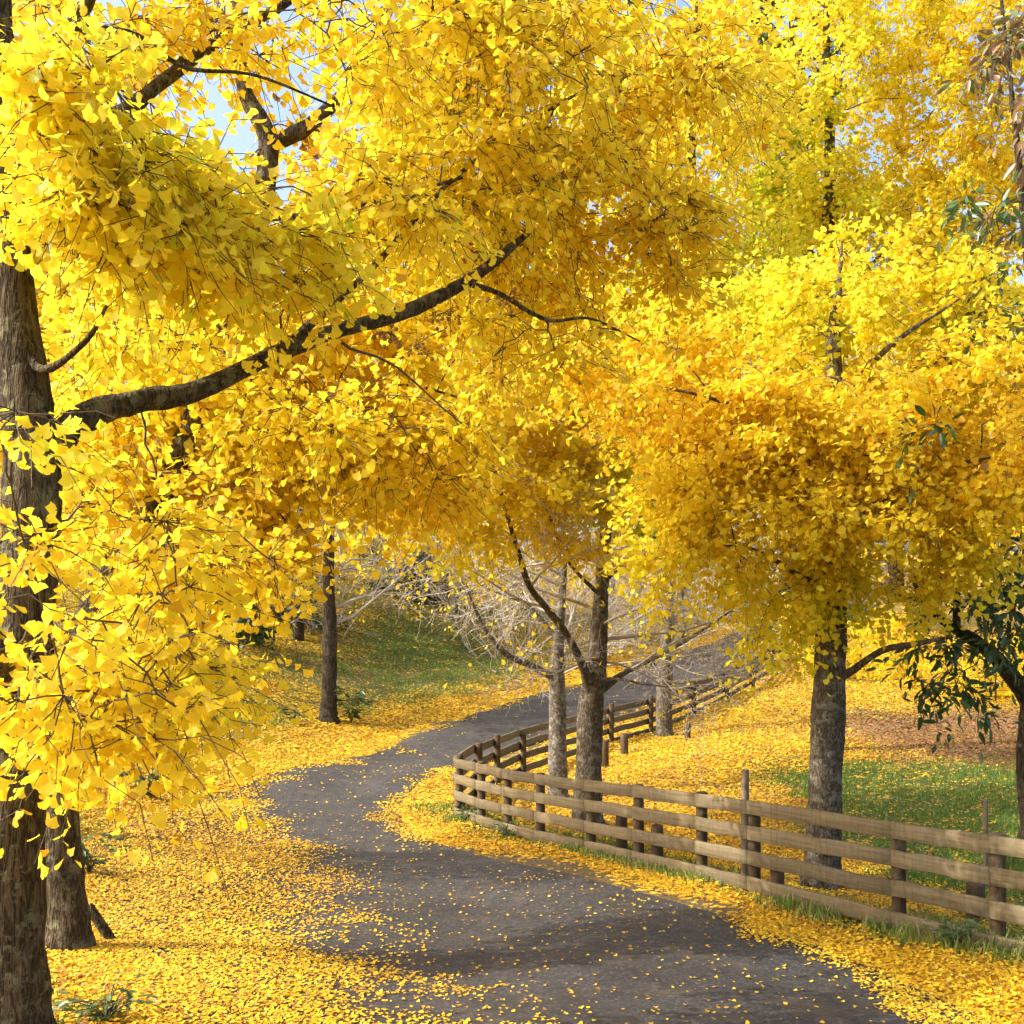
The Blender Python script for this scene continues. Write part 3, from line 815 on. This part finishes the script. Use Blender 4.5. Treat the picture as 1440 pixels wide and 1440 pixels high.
t.clumps([(640, 590, 16, 130, 90, 1.4, 40, .70), (760, 590, 16.2, 120, 90, 1.3, 42, .70), (700, 690, 15.8, 110, 55, 1.1, 26, .70), (860, 600, 16.8, 110, 90, 1.2, 34, .70), (880, 700, 16.6, 60, 50, .8, 14, .86),
          (800, 690, 16.4, 110, 50, 1.0, 22, .70), (570, 700, 15.8, 70, 50, .8, 12, .70), (700, 480, 16.2, 180, 90, 1.4, 42, .70), (650, 760, 15.6, 50, 40, .5, 6, .70), (820, 760, 16, 60, 25, .5, 5, .70)], 0.09, 9, 11, 0.5, thr=-.5, nscale=.4, seed=12, trad=.004, twig_show=.70)
t.finish(ginkgo_leaf(1), M_GINKGO)

# --- bare trees
def bare_tree(name, label, px, d, r, rows, starts, levels, bark, seed, leafn=0, leaf=.09, tint=.62, every=3, group=None, kids=5, spread=.65, limbs=(), rmin=.0048):
    t = Tree(name, label, 'tree', BASE(px, d), bark, M_TWIGPALE, seed, group)
    t.wood('trunk', based(px, d, r, rows), 20, 0.07, 50)
    for w in limbs: t.wood('limb', pl(w), 8, 0.08, 30)
    tips = t.bare(starts, levels, spread, .6, kids, .08, rmin)
    if leafn: t.tip_leaves(tips[::every], leafn, leaf, .16, tint)
    t.finish(ginkgo_leaf(0), M_GINKGO)
def fan(px, d, rows, L, r, seed, n=7, up=.4):
    g = np.random.default_rng(seed)
    out = []
    for k in range(n):
        a = 2 * math.pi * (k + g.random() * .6) / n
        (p0, p1) = rows
        y = p0 + (p1 - p0) * (k / max(1, n - 1))
        out.append((P(px, y, d), (math.cos(a), math.sin(a), up * (0.5 + g.random())), L * (0.8 + .4 * g.random()), r))
    return out
bare_tree('bare_tree', 'pale lichen covered bare trunk standing just left of the forked trunk', 784, 20, .165,
          [(784, 1000, 20, .155), (783, 930, 20, .13), (788, 870, 20, .08), (794, 780, 20, .055), (800, 660, 20, .02)],
          fan(786, 20, (940, 740), 2.6, .03, 3, 13) + [(P(786, 950, 20), (.7, -.6, .3), 1.8, .02)], 3, M_BARKPALE, 31, 1, .08, .6, 7,
          limbs=[[(783, 955, 20, .08), (745, 935, 19.8, .065), (712, 920, 19.6, .055), (685, 890, 19.4, .045), (665, 850, 19.2, .03), (655, 820, 19, .012)],
                 [(784, 900, 20, .05), (740, 850, 20, .035), (690, 830, 20, .02), (640, 800, 20, .01)]])
bare_tree('bare_tree', 'squat grey bare tree on the leafy slope beside the far run of fence', 934, 29.5, .20,
          [(934, 980, 29.5, .22), (935, 930, 29.5, .20), (940, 880, 29.5, .15), (945, 800, 29.5, .10), (950, 700, 29.5, .04)],
          fan(938, 29.5, (890, 730), 3.8, .045, 5, 10), 3, M_BARKGREY, 32, 1, .1, .6, 6,
          limbs=[[(936, 920, 29.5, .14), (960, 890, 29.3, .10), (958, 840, 29.2, .06), (975, 780, 29, .02)], [(936, 960, 29.5, .09), (990, 955, 29, .05), (1050, 945, 28.6, .03), (1090, 910, 28.3, .012)]])
bare_tree('sparse_tree', 'straight slender tree at the foot of the left bank, grey twigs with few leaves', 462, 32.5, .24,
          [(463, 960, 32.5, .22), (464, 880, 32.5, .20), (462, 800, 32.5, .16), (466, 700, 32.5, .11), (468, 580, 32.5, .05)],
          fan(463, 32.5, (880, 640), 4.0, .055, 6, 12, .25), 3, M_BARKDARK, 33, 3, .13, .66, 2, kids=4, rmin=.006)
BB = [('tangled bare tree on the bank top above the bend, pale against the wood', 640, 52, 12, 34), ('pale bare tree far up the road, directly left of where the asphalt vanishes', 860, 66, 13, 35),
      ('thin leafless tree on the left bank behind the slender one', 390, 47, 11, 36), ('bare tree with a rounded grey head on the bank top, nearest to the dark bushes', 545, 58, 14, 37),
      ('far bare tree beside the upper road end on its fence side', 1030, 62, 12, 38), ('leafless tree high on the left bank, farthest from the road', 290, 50, 12, 39), ('thin bare tree on the crest between the two grey headed ones', 735, 60, 12, 40)]
for lab, px, d, h, sd in BB:
    b = BASE(px, d)
    by = HOR - (b[2] - CAMZ) * F / d
    q_ = F / d
    bare_tree('bare_tree', lab, px, d, .22, [(px, by - 2 * q_, d, .2), (px + 4, by - h * .5 * q_, d, .14), (px, by - h * q_, d, .04)],
              fan(px, d, (by - 1.8 * q_, by - h * .9 * q_), 4.2, .06, sd, 11, .5), 3, M_BARKPALE, sd, 3, .17, .66, 2, rmin=.010, group=None)

# leafless thickets beyond the far verge, each its own multi-stemmed shrub
SH = [('leafless thicket on the far verge seen through the pale trunk', 700, 46, 5.0, 130), ('leafless thicket on the far verge straight behind the forked trunk', 810, 52, 5.5, 131), ('leafless thicket on the far verge left of the squat grey tree', 885, 55, 5.5, 132),
      ('leafless thicket on the far verge right of the squat grey tree', 975, 61, 6.0, 133), ('leafless thicket where the road leaves the view', 1060, 68, 6.0, 134), ('bare thicket on the left bank behind the slender tree', 440, 45, 5.0, 135),
      ('bare thicket on the bank top between the dark bushes', 580, 54, 5.5, 136), ('bare thicket at the left end of the bank', 330, 42, 5.0, 137)]
for lab, px, d, h, sd in SH:
    b = BASE(px, d)
    t = Tree('bare_shrub', lab, 'shrub', b, M_BARKPALE, M_TWIGPALE, sd)
    g = np.random.default_rng(sd)
    st_ = []
    for k in range(12):
        a = g.random() * 6.28
        o_ = np.array([math.cos(a), math.sin(a), 0])
        st_.append((b + o_ * .8 * g.random() * np.array([2.2, 1, 0]), o_ * .6 + np.array([0, 0, .9]), h * (.6 + .4 * g.random()), .03))
    tips = t.bare(st_, 3, .6, .6, 4, .12, .009)
    t.tip_leaves(tips[::4], 2, .13, .2, .62)
    t.finish(ginkgo_leaf(0), M_GINKGO)

# --- background yellow trees, each its own
def round_tree(name, label, px, d, h, w, tint, seed, n=60, leaf=.2, mat=None, bark=M_BARKDARK, low=.25, twigs=11, per=8, cat='tree', template=None, droop=.35):
    t = Tree(name, label, cat, BASE(px, d), bark, M_TWIG, seed)
    b = BASE(px, d)
    by = HOR - (b[2] - CAMZ) * F / d
    q_ = F / d
    g = np.random.default_rng(seed)
    t.wood('trunk', [(*(b - np.array([0, 0, .3])), .018 * h), (b[0], b[1], b[2] + h * .3, .013 * h), (b[0] + .02 * h, b[1], b[2] + h * .6, .009 * h), (b[0], b[1], b[2] + h * .95, .003 * h)], 10, .06, 24)
    ell = []
    for k in range(9):
        s = low + (1 - low) * (k + .5) / 9
        wr = w * (0.55 + 0.45 * math.sin(math.pi * min(1, (s - low) / (1 - low) * .8 + .2))) * .62
        a = g.random() * 6.28
        ell.append((px + math.cos(a) * w * .42 * q_, by - s * h * q_, d + math.sin(a) * w * .4, wr * q_, h * .10 * q_, wr, n / 9, tint + .05 * g.normal()))
    t.clumps(ell, leaf, per, twigs, .10 * w + .35, thr=-.7, nscale=.2, seed=seed, trad=.01, grow=True, twig_show=.25, droop=droop)
    t.finish(template or ginkgo_leaf(0), mat or M_GINKGO)
    return t
BG = [('round golden tree on the left bank behind the slender tree', 420, 44, 13, 5.5, .62), ('lemon yellow tree on the far left of the bank', 150, 34, 12, 5.5, .68), ('amber tree on the left bank top beside the dark bush', 300, 56, 17, 6.5, .55),
      ('golden tree filling the gap above the road bend', 600, 66, 19, 7, .62), ('pale yellow tree beyond the crest of the road', 760, 78, 22, 8, .70), ('golden tree beyond the far end of the road', 930, 72, 20, 7, .64),
      ('yellow tree on the right slope beyond the far fence', 1120, 58, 17, 7, .66), ('amber tree on the right slope behind the green leaved one', 1300, 50, 15, 7, .50), ('golden tree at the right edge of the slope', 1450, 46, 16, 7, .55),
      ('tall yellow tree far behind on the right', 1260, 75, 30, 9, .66), ('tall golden tree far behind in the middle', 860, 92, 34, 10, .60), ('tall yellow tree far behind the lemon yellow ginkgo', 1080, 88, 33, 9, .70), ('tall amber tree far behind on the left', 60, 50, 17, 7, .6), ('tall golden tree behind the bank', 500, 82, 25, 9, .64)]
for i, (lab, px, d, h, w, ti) in enumerate(BG):
    round_tree('yellow_tree', lab, px, d, h, w, ti, 50 + i, n=90, leaf=.11 + .0021 * d)
# low yellow shrubs on the right slope
for i, (lab, px, d, h, w, ti) in enumerate([('low spreading golden shrub on the right slope under the arching limb', 1290, 38, 2.6, 2.6, .55), ('low yellow bush on the right slope behind the straight trunk', 1210, 41, 2.4, 2.6, .66), ('small yellow green bush at the right edge of the slope', 1400, 33, 1.9, 2.2, .64),
                                            ('yellow bush higher up beside the far fence', 1130, 45, 2.4, 2.4, .68)]):
    round_tree('yellow_shrub', lab, px, d, h, w, ti, 80 + i, n=34, leaf=.12, low=.1, cat='shrub')
# dark bushes on the bank
for i, (lab, px, d, h, w) in enumerate([('dark evergreen bush at the left end of the bank top', 335, 40, 2.2, 2.4), ('dark green bush on the bank top above the mossy patch', 545, 55, 2.4, 3.2), ('darkest low bush on the crest beside the bare tree', 615, 55, 2.0, 2.2), ('dark bush on the bank half hidden by yellow leaves', 395, 46, 2.4, 2.6)]):
    round_tree('evergreen_bush', lab, px, d, h, w, .15, 90 + i, n=40, leaf=.16, mat=M_GREENLEAF, low=.05, cat='bush')
for i, (lab, px, d, h, w, ti) in enumerate([('tall dark conifer showing through the gap at the top right', 1112, 62, 36, 3.6, .1), ('narrow dark conifer behind the pale yellow crowns', 700, 95, 17, 4, .1)]):
    round_tree('dark_conifer', lab, px, d, h, w, ti, 96 + i, n=120, leaf=.32, mat=M_GREENLEAF, low=.12, droop=.6)

# --- tree with long drooping leaves at the right edge
t = Tree('drooping_leaf_tree', 'dark arching tree at the right edge with long drooping green leaves', 'tree', BASE(1448, 14.5), M_BARKDARK, M_TWIG, 9)
t.wood('trunk', based(1446, 14.5, .10, [(1440, 1080, 14.5, .10), (1446, 1000, 14.4, .11), (1436, 970, 14.3, .11), (1405, 930, 14.1, .10), (1376, 905, 14.0, .085), (1340, 882, 13.8, .06), (1312, 862, 13.7, .05), (1290, 832, 13.6, .03), (1282, 800, 13.5, .015)]), 14, 0.08, 50)
t.wood('limb', pl([(1440, 985, 14.3, .09), (1470, 860, 14.2, .08), (1480, 650, 14.0, .07), (1450, 420, 13.6, .05), (1430, 200, 13.2, .035), (1410, 20, 13, .02), (1400, -120, 13, .01)]), 10, .08, 40)
t.wood('limb', pl([(1345, 885, 13.8, .05), (1345, 850, 13.7, .045), (1340, 800, 13.6, .02)]), 7, .08)
t.clumps([(1405, 860, 13.6, 50, 50, .5, 8, .6), (1430, 780, 13.4, 40, 50, .4, 5, .62), (1305, 965, 13.2, 16, 16, .2, 2, .35), (1360, 955, 13.4, 30, 18, .3, 3, .45), (1310, 905, 13.4, 45, 20, .3, 3, .58), (1300, 815, 13.4, 25, 25, .3, 3, .4),
          (1410, 330, 12.6, 40, 60, .5, 4, .7), (1345, 285, 12.6, 25, 30, .4, 1, .66), (1350, 470, 12.6, 30, 20, .3, 2, .75), (1330, 600, 11.2, 24, 20, .3, 1, .6), (1420, 450, 12.6, 30, 30, .3, 3, .8), (1410, 50, 12.6, 40, 60, .5, 6, .97), (1425, 170, 12.6, 25, 40, .4, 3, .95)], .17, 7, 6, .38, thr=-.9, seed=14, droop=.8)
t.finish(long_leaf(), M_GREENLEAF)

# ------------------------------------------------------------------ fence
fence = tag(empty('wooden_fence', ground_pt(*FENCE_C)), 'weathered four rail timber fence along the road, turning a corner at the bend', 'fence')
def fence_px(px):
    k = (px - 720) / F
    e = FENCE_C - FENCE_A
    s = (k * FENCE_A[1] - FENCE_A[0]) / (e[0] - k * e[1])
    return FENCE_A + e * s
front = [FENCE_A + (FENCE_A - FENCE_C) * .36, FENCE_A + (FENCE_A - FENCE_C) * .18] + [fence_px(p) for p in (1403, 1264, 1061, 987, 898, 831, 760, 714, 677)] + [FENCE_C]
rail_tops = (0.985, 0.715, 0.445, 0.165)
RW, RT = 0.150, 0.042
def post(root, x, y, h, r, mat, name='post', lean=(0, 0), sides=12, flat=False):
    z = H1(x, y)
    b = np.array([x, y, z])
    tb = Tubes()
    tops = b + np.array([lean[0], lean[1], h])
    ss = np.array([-0.25, 0.0, 0.3, 0.7, .985, 1.0])
    pts = b + np.outer(np.where(ss < 0, 0, ss), tops - b); pts[0, 2] -= .25
    tb.add(pts, r * np.array([1, 1, .98, .97, .96, .86]), sides, .025, random.randint(0, 9999))
    return tb.build(name, mat, root, smooth=not flat)
def rail(root, a, b, za, zb, nrm, off):
    """board between two plan points, its own origin at one end and its own axes along Z so the grain runs lengthwise"""
    pa = np.array([*(a + nrm * off), za]); pb = np.array([*(b + nrm * off), zb])
    L = np.linalg.norm(pb - pa)
    z = (pb - pa) / L
    x = np.array([*nrm, 0.0]); x = unit(x - z * (x @ z))
    y = np.cross(z, x)
    ns = 7
    g = np.random.default_rng(random.randint(0, 1 << 30))
    warp = np.concatenate([[0], g.normal(size=ns - 2) * .005, [0]])
    c = .006
    prof = [(-RT / 2, -RW / 2 + c), (-RT / 2 + c, -RW / 2), (RT / 2 - c, -RW / 2), (RT / 2, -RW / 2 + c), (RT / 2, RW / 2 - c), (RT / 2 - c, RW / 2), (-RT / 2 + c, RW / 2), (-RT / 2, RW / 2 - c)]
    V = []
    for i in range(ns):
        for (u, v) in prof:
            V.append((u, v + warp[i] + g.normal() * .0012, (L - .006) * i / (ns - 1) + .003))
    k = len(prof)
    Q = [[i * k + j, i * k + (j + 1) % k, (i + 1) * k + (j + 1) % k, (i + 1) * k + j] for i in range(ns - 1) for j in range(k)]
    loops = list(np.array(Q).ravel()) + list(range(k))[::-1] + list(range((ns - 1) * k, ns * k))
    starts = list(np.arange(len(Q)) * 4) + [len(Q) * 4, len(Q) * 4 + k]
    o = mesh_from('rail', V, loops, starts, M_RAIL)
    from mathutils import Matrix
    M = Matrix(((x[0], y[0], z[0], pa[0]), (x[1], y[1], z[1], pa[1]), (x[2], y[2], z[2], pa[2]), (0, 0, 0, 1)))
    o.parent = root
    o.matrix_basis = Matrix.Translation(-root.location) @ M
    return o
def run(pts, side, span):
    pts = [np.array(p) for p in pts]
    for i, p in enumerate(pts):
        post(fence, p[0], p[1], 1.0 + random.uniform(-.04, .03), .068 if i else .075, M_POST)
    st_ = np.concatenate([[0], np.cumsum(np.linalg.norm(np.diff(np.array(pts), axis=0), axis=1))])
    zs = np.polyval(np.polyfit(st_, [H1(*p) for p in pts], 4), st_)
    jit = np.random.default_rng(5).normal(size=(len(pts), 4)) * .006
    i = 0
    while i < len(pts) - 1:
        j = min(i + span, len(pts) - 1)
        for hi, h in enumerate(rail_tops):
            for k in range(i, j):        # boards bend with the posts they are nailed to: one board per bay, butted on the post
                a, b = pts[k], pts[k + 1]
                t = unit(b - a)
                nrm = np.array([-t[1], t[0]]) * side
                rail(fence, a, b, zs[k] + h - RW / 2 + jit[k, hi], zs[k + 1] + h - RW / 2 + jit[k + 1, hi], nrm, .068 + RT / 2)
        i = j
run(front, 1, 1)
run(FAR_FENCE[1:], 1, 1)
# the corner bay
a, b = FAR_FENCE[0], FAR_FENCE[1]
tv = unit(b - a)
for h in rail_tops:
    rail(fence, a, b, H1(*a) + h - RW / 2, H1(*b) + h - RW / 2, np.array([-tv[1], tv[0]]), .068 + RT / 2)

# loose posts and stakes behind the fence
def stake(name, label, px, d, h, r, mat, lean=(0, 0), group=None, cat='post', sides=8):
    x = (px - 720) / F * d
    z = H1(x, d)
    o = post(None, x, d, h, r, mat, name, lean, sides)
    me = o.data
    co = np.empty(len(me.vertices) * 3, dtype=np.float32)
    me.vertices.foreach_get('co', co)
    co = co.reshape(-1, 3) - np.array([x, d, z], dtype=np.float32)
    me.vertices.foreach_set('co', co.ravel()); me.update()
    o.location = (x, d, z)
    tag(o, label, cat, group)
    return o
stake('tall_post', 'tall thin grey post rising above the front fence left of the straight trunk', 1048, 12.25, 1.28, .045, M_STAKE, sides=4)
stake('thin_stake', 'thin dark stake in the grass behind the fence at the right edge', 1386, 12.4, 1.0, .03, M_STAKE, sides=4)
stake('short_post', 'short dark post stub on the leafy slope, right of the forked trunk', 878, 26.5, .5, .10, M_POST)
stake('short_post', 'short dark post half hidden behind the forked trunk', 850, 24.6, .62, .10, M_POST)
stake('short_post', 'short dark post behind the front fence below the forked trunk', 874, 14.6, .62, .08, M_POST)
stake('short_post', 'short dark post behind the front fence between forked and straight trunks', 924, 13.7, .5, .08, M_POST)
stake('short_post', 'low stump of a post behind the front fence beside the straight trunk', 1093, 11.7, .3, .08, M_POST)
stake('short_post', 'squat post stub in the grass behind the fence near its right end', 1372, 10.3, .35, .09, M_POST)
stake('short_post', 'tiny post far up the leafy slope beside the grey bare tree', 967, 28.5, .4, .08, M_POST)
stake('leaning_stump', 'mossy broken stump leaning beside the left trunks', 158, 8.9, .30, .045, M_BARK, lean=(-.19, -.02), cat='stump')

# ------------------------------------------------------------------ ground litter
def scatter(rate, y0, y1, xm=0.52, pad=1.6):
    area_n = int(rate * (y1 - y0) * (xm * (y0 + y1) + 2 * pad))
    y = y0 + (y1 - y0) * RNG.random(area_n)
    wmax = xm * y1 + pad
    x = (RNG.random(area_n) * 2 - 1) * wmax
    k = np.abs(x) < xm * y + pad
    return x[k], y[k]
LP, LA, LN, LS, LT = [], [], [], [], []
for y0, y1, rate, size in ((3.5, 9, 2700, .033), (9, 14, 2200, .036), (14, 20, 1150, .045), (20, 27, 520, .058), (27, 38, 190, .078), (38, 58, 85, .10)):
    x, y = scatter(rate, y0, y1)
    c, g_, b_, on = cover(x, y)
    k = RNG.random(len(x)) < c * np.where(on & (c < .2), .6, 1.0)
    x, y, b_, on, g_ = x[k], y[k], b_[k], on[k], g_[k]
    z = surf_z(x, y) + 0.008 + 0.02 * RNG.random(len(x)) * (~on)
    N_ = len(x)
    LP.append(np.stack([x, y, z], 1))
    a = RNG.random(N_) * 6.283
    LA.append(np.stack([np.cos(a), np.sin(a), (.12 + .1 * (~on)) * RNG.normal(size=N_)], 1))
    LN.append(np.stack([.26 * RNG.normal(size=N_), .26 * RNG.normal(size=N_), np.ones(N_)], 1))
    LS.append(size * (.55 + .8 * RNG.random(N_)) * np.where(on, .85, 1.0))
    LT.append(np.where(RNG.random(N_) < b_, .06, .43 + .15 * RNG.normal(size=N_) + .10 * snoise(LP[-1], .3, 9) - .3 * (RNG.random(N_) < .15) + .12 * (on & (RNG.random(N_) < .5))))
fl = leaves_mesh('fallen_leaves', M_FALLEN, np.concatenate(LP), np.concatenate(LA), np.concatenate(LN), np.concatenate(LS), np.maximum(np.concatenate(LT), .04), ginkgo_leaf(1))
tag(fl, 'yellow ginkgo leaves fallen on verge, bank and road', 'fallen leaves', kind='stuff')

def blades(x, y, h, tint, w=.007):
    N_ = len(x)
    z = height(x, y)
    a = RNG.random(N_) * 6.283
    ln = RNG.normal(size=(N_, 2)) * .35
    hh = h * (.5 + .8 * RNG.random(N_))
    s = np.stack([np.cos(a), np.sin(a), 0 * a], 1) * w
    b = np.stack([x, y, z - .01], 1)
    mid = b + np.stack([ln[:, 0] * hh * .35, ln[:, 1] * hh * .35, hh * .6], 1)
    top = b + np.stack([ln[:, 0] * hh, ln[:, 1] * hh, hh * (1 - .25 * np.hypot(ln[:, 0], ln[:, 1]))], 1)
    V = np.stack([b - s, b + s, mid + s * .7, mid - s * .7, top], 1)
    base = (np.arange(N_) * 5)[:, None]
    lp = np.concatenate([base + np.array([[0, 1, 2, 3]]), base + np.array([[3, 2, 4]])], 1).ravel()
    st = ((np.arange(N_) * 7)[:, None] + np.array([[0, 4]])).ravel()
    return V.reshape(-1, 3), lp, st, np.repeat(np.clip(tint, 0, 1), 5)
GX, GY, GH, GT = [], [], [], []
for y0, y1, rate, hgt in ((4, 10, 1100, .07), (10, 16, 1300, .08), (16, 25, 750, .09), (25, 56, 260, .17)):
    x, y = scatter(rate, y0, y1)
    c, g_, b_, on = cover(x, y)
    nz = snoise(np.stack([x, y, 0 * x], 1), .8, 15)
    k = (~on) & (RNG.random(len(x)) < np.clip(g_, 0, 1) * (1.05 - c) * (.75 + .5 * nz))
    GX.append(x[k]); GY.append(y[k]); GH.append(np.full(k.sum(), hgt)); GT.append(.45 + .2 * RNG.normal(size=k.sum()))
# rough grass and dry straw at the foot of the fence, thickest near its right end
NF = 11000
s = RNG.random(NF)
e = FENCE_C - FENCE_A
nv_ = np.array([-e[1], e[0]]) / np.linalg.norm(e)
pp = FENCE_A + e * (s * 1.25 - .25)[:, None] + nv_ * (RNG.normal(size=(NF, 1)) * .2 - .02)
kk = snoise(np.stack([pp[:, 0], pp[:, 1], 0 * s], 1), .55, 16) > -.55 + 1.1 * np.clip(s - .15, 0, .6)
GX.append(pp[kk, 0]); GY.append(pp[kk, 1]); GH.append(np.where(s[kk] < .4, .17, .11)); GT.append(np.where(RNG.random(kk.sum()) < .45, 1.0, .45) + .2 * RNG.normal(size=kk.sum()))
V, lp, st, tn = blades(np.concatenate(GX), np.concatenate(GY), np.concatenate(GH), np.concatenate(GT))
gob = mesh_from('grass', V, lp, st, M_GRASS, tint=tn)
tag(gob, 'short green grass between the fallen leaves', 'grass', kind='stuff')

# leafy weeds, each its own plant
def weed(name, label, px, d, h, w, n, tint, seed, cat='weed', leaf=.09):
    x = (px - 720) / F * d
    b = ground_pt(x, d)
    root = tag(empty(name, b), label, cat)
    g = np.random.default_rng(seed)
    M = max(5, n // 7)
    a = g.random(M) * 6.28
    s = np.linspace(0, 1, 5)
    out = np.stack([np.cos(a), np.sin(a)], 1) * (w * (.2 + .8 * g.random((M, 1))))
    pts = b[None, None] + np.concatenate([out[:, None] * s[None, :, None] ** 1.3, (h * (.5 + .6 * g.random((M, 1))) * np.sin(s * 1.7)[None])[..., None]], 2)
    tb = Tubes(); tb.add_many(pts, np.linspace(.005, .002, 5)[None] * np.ones((M, 1)), 4)
    tb.build('stem', M_TWIG, root)
    i = g.integers(0, M, n); j = g.integers(1, 5, n)
    pos = pts[i, j] + g.normal(size=(n, 3)) * .02
    leaves_mesh('foliage', M_GREENLEAF if tint < .9 else M_GRASS, pos, np.concatenate([out[i] + .3 * w * g.normal(size=(n, 2)), .15 * g.normal(size=(n, 1)) * w], 1),
                np.stack([.4 * g.normal(size=n), .4 * g.normal(size=n), np.ones(n)], 1), leaf * (.6 + .8 * g.random(n)), tint + .12 * g.normal(size=n), long_leaf(), root)
weed('leafy_weed', 'green leafy weed on the verge left of the road beside the dark bend', 205, 18.2, .42, .38, 90, .6, 1, leaf=.2)
weed('leafy_weed', 'green weed patch at the foot of the large left trunk', 150, 5.9, .14, .28, 120, .62, 2, leaf=.07)
weed('leafy_weed', 'dark weed behind the leaning stump next to the slim left trunk', 125, 11.5, .38, .4, 120, .45, 3, leaf=.12)
weed('green_shrub', 'small rounded green shrub beside the slender tree on the bank foot', 494, 32.5, .95, .5, 150, .5, 4, 'shrub', leaf=.25)
weed('leafy_weed', 'low dark weed in the leaves left of the slender tree', 415, 31, .4, .35, 60, .4, 5, leaf=.2)
weed('leafy_weed', 'weed clump at the foot of the fence near its right end', 1345, 9.35, .2, .3, 110, .66, 6, leaf=.08)
weed('leafy_weed', 'weed clump at the foot of the fence corner', 655, 18.0, .22, .3, 90, .62, 7, leaf=.11)
weed('leafy_weed', 'straggling weed under the fence left of the forked trunk', 715, 16.6, .18, .4, 110, .6, 8, leaf=.1)
print('faces', sum(len(o.data.polygons) for o in SC.objects if o.type == 'MESH'))
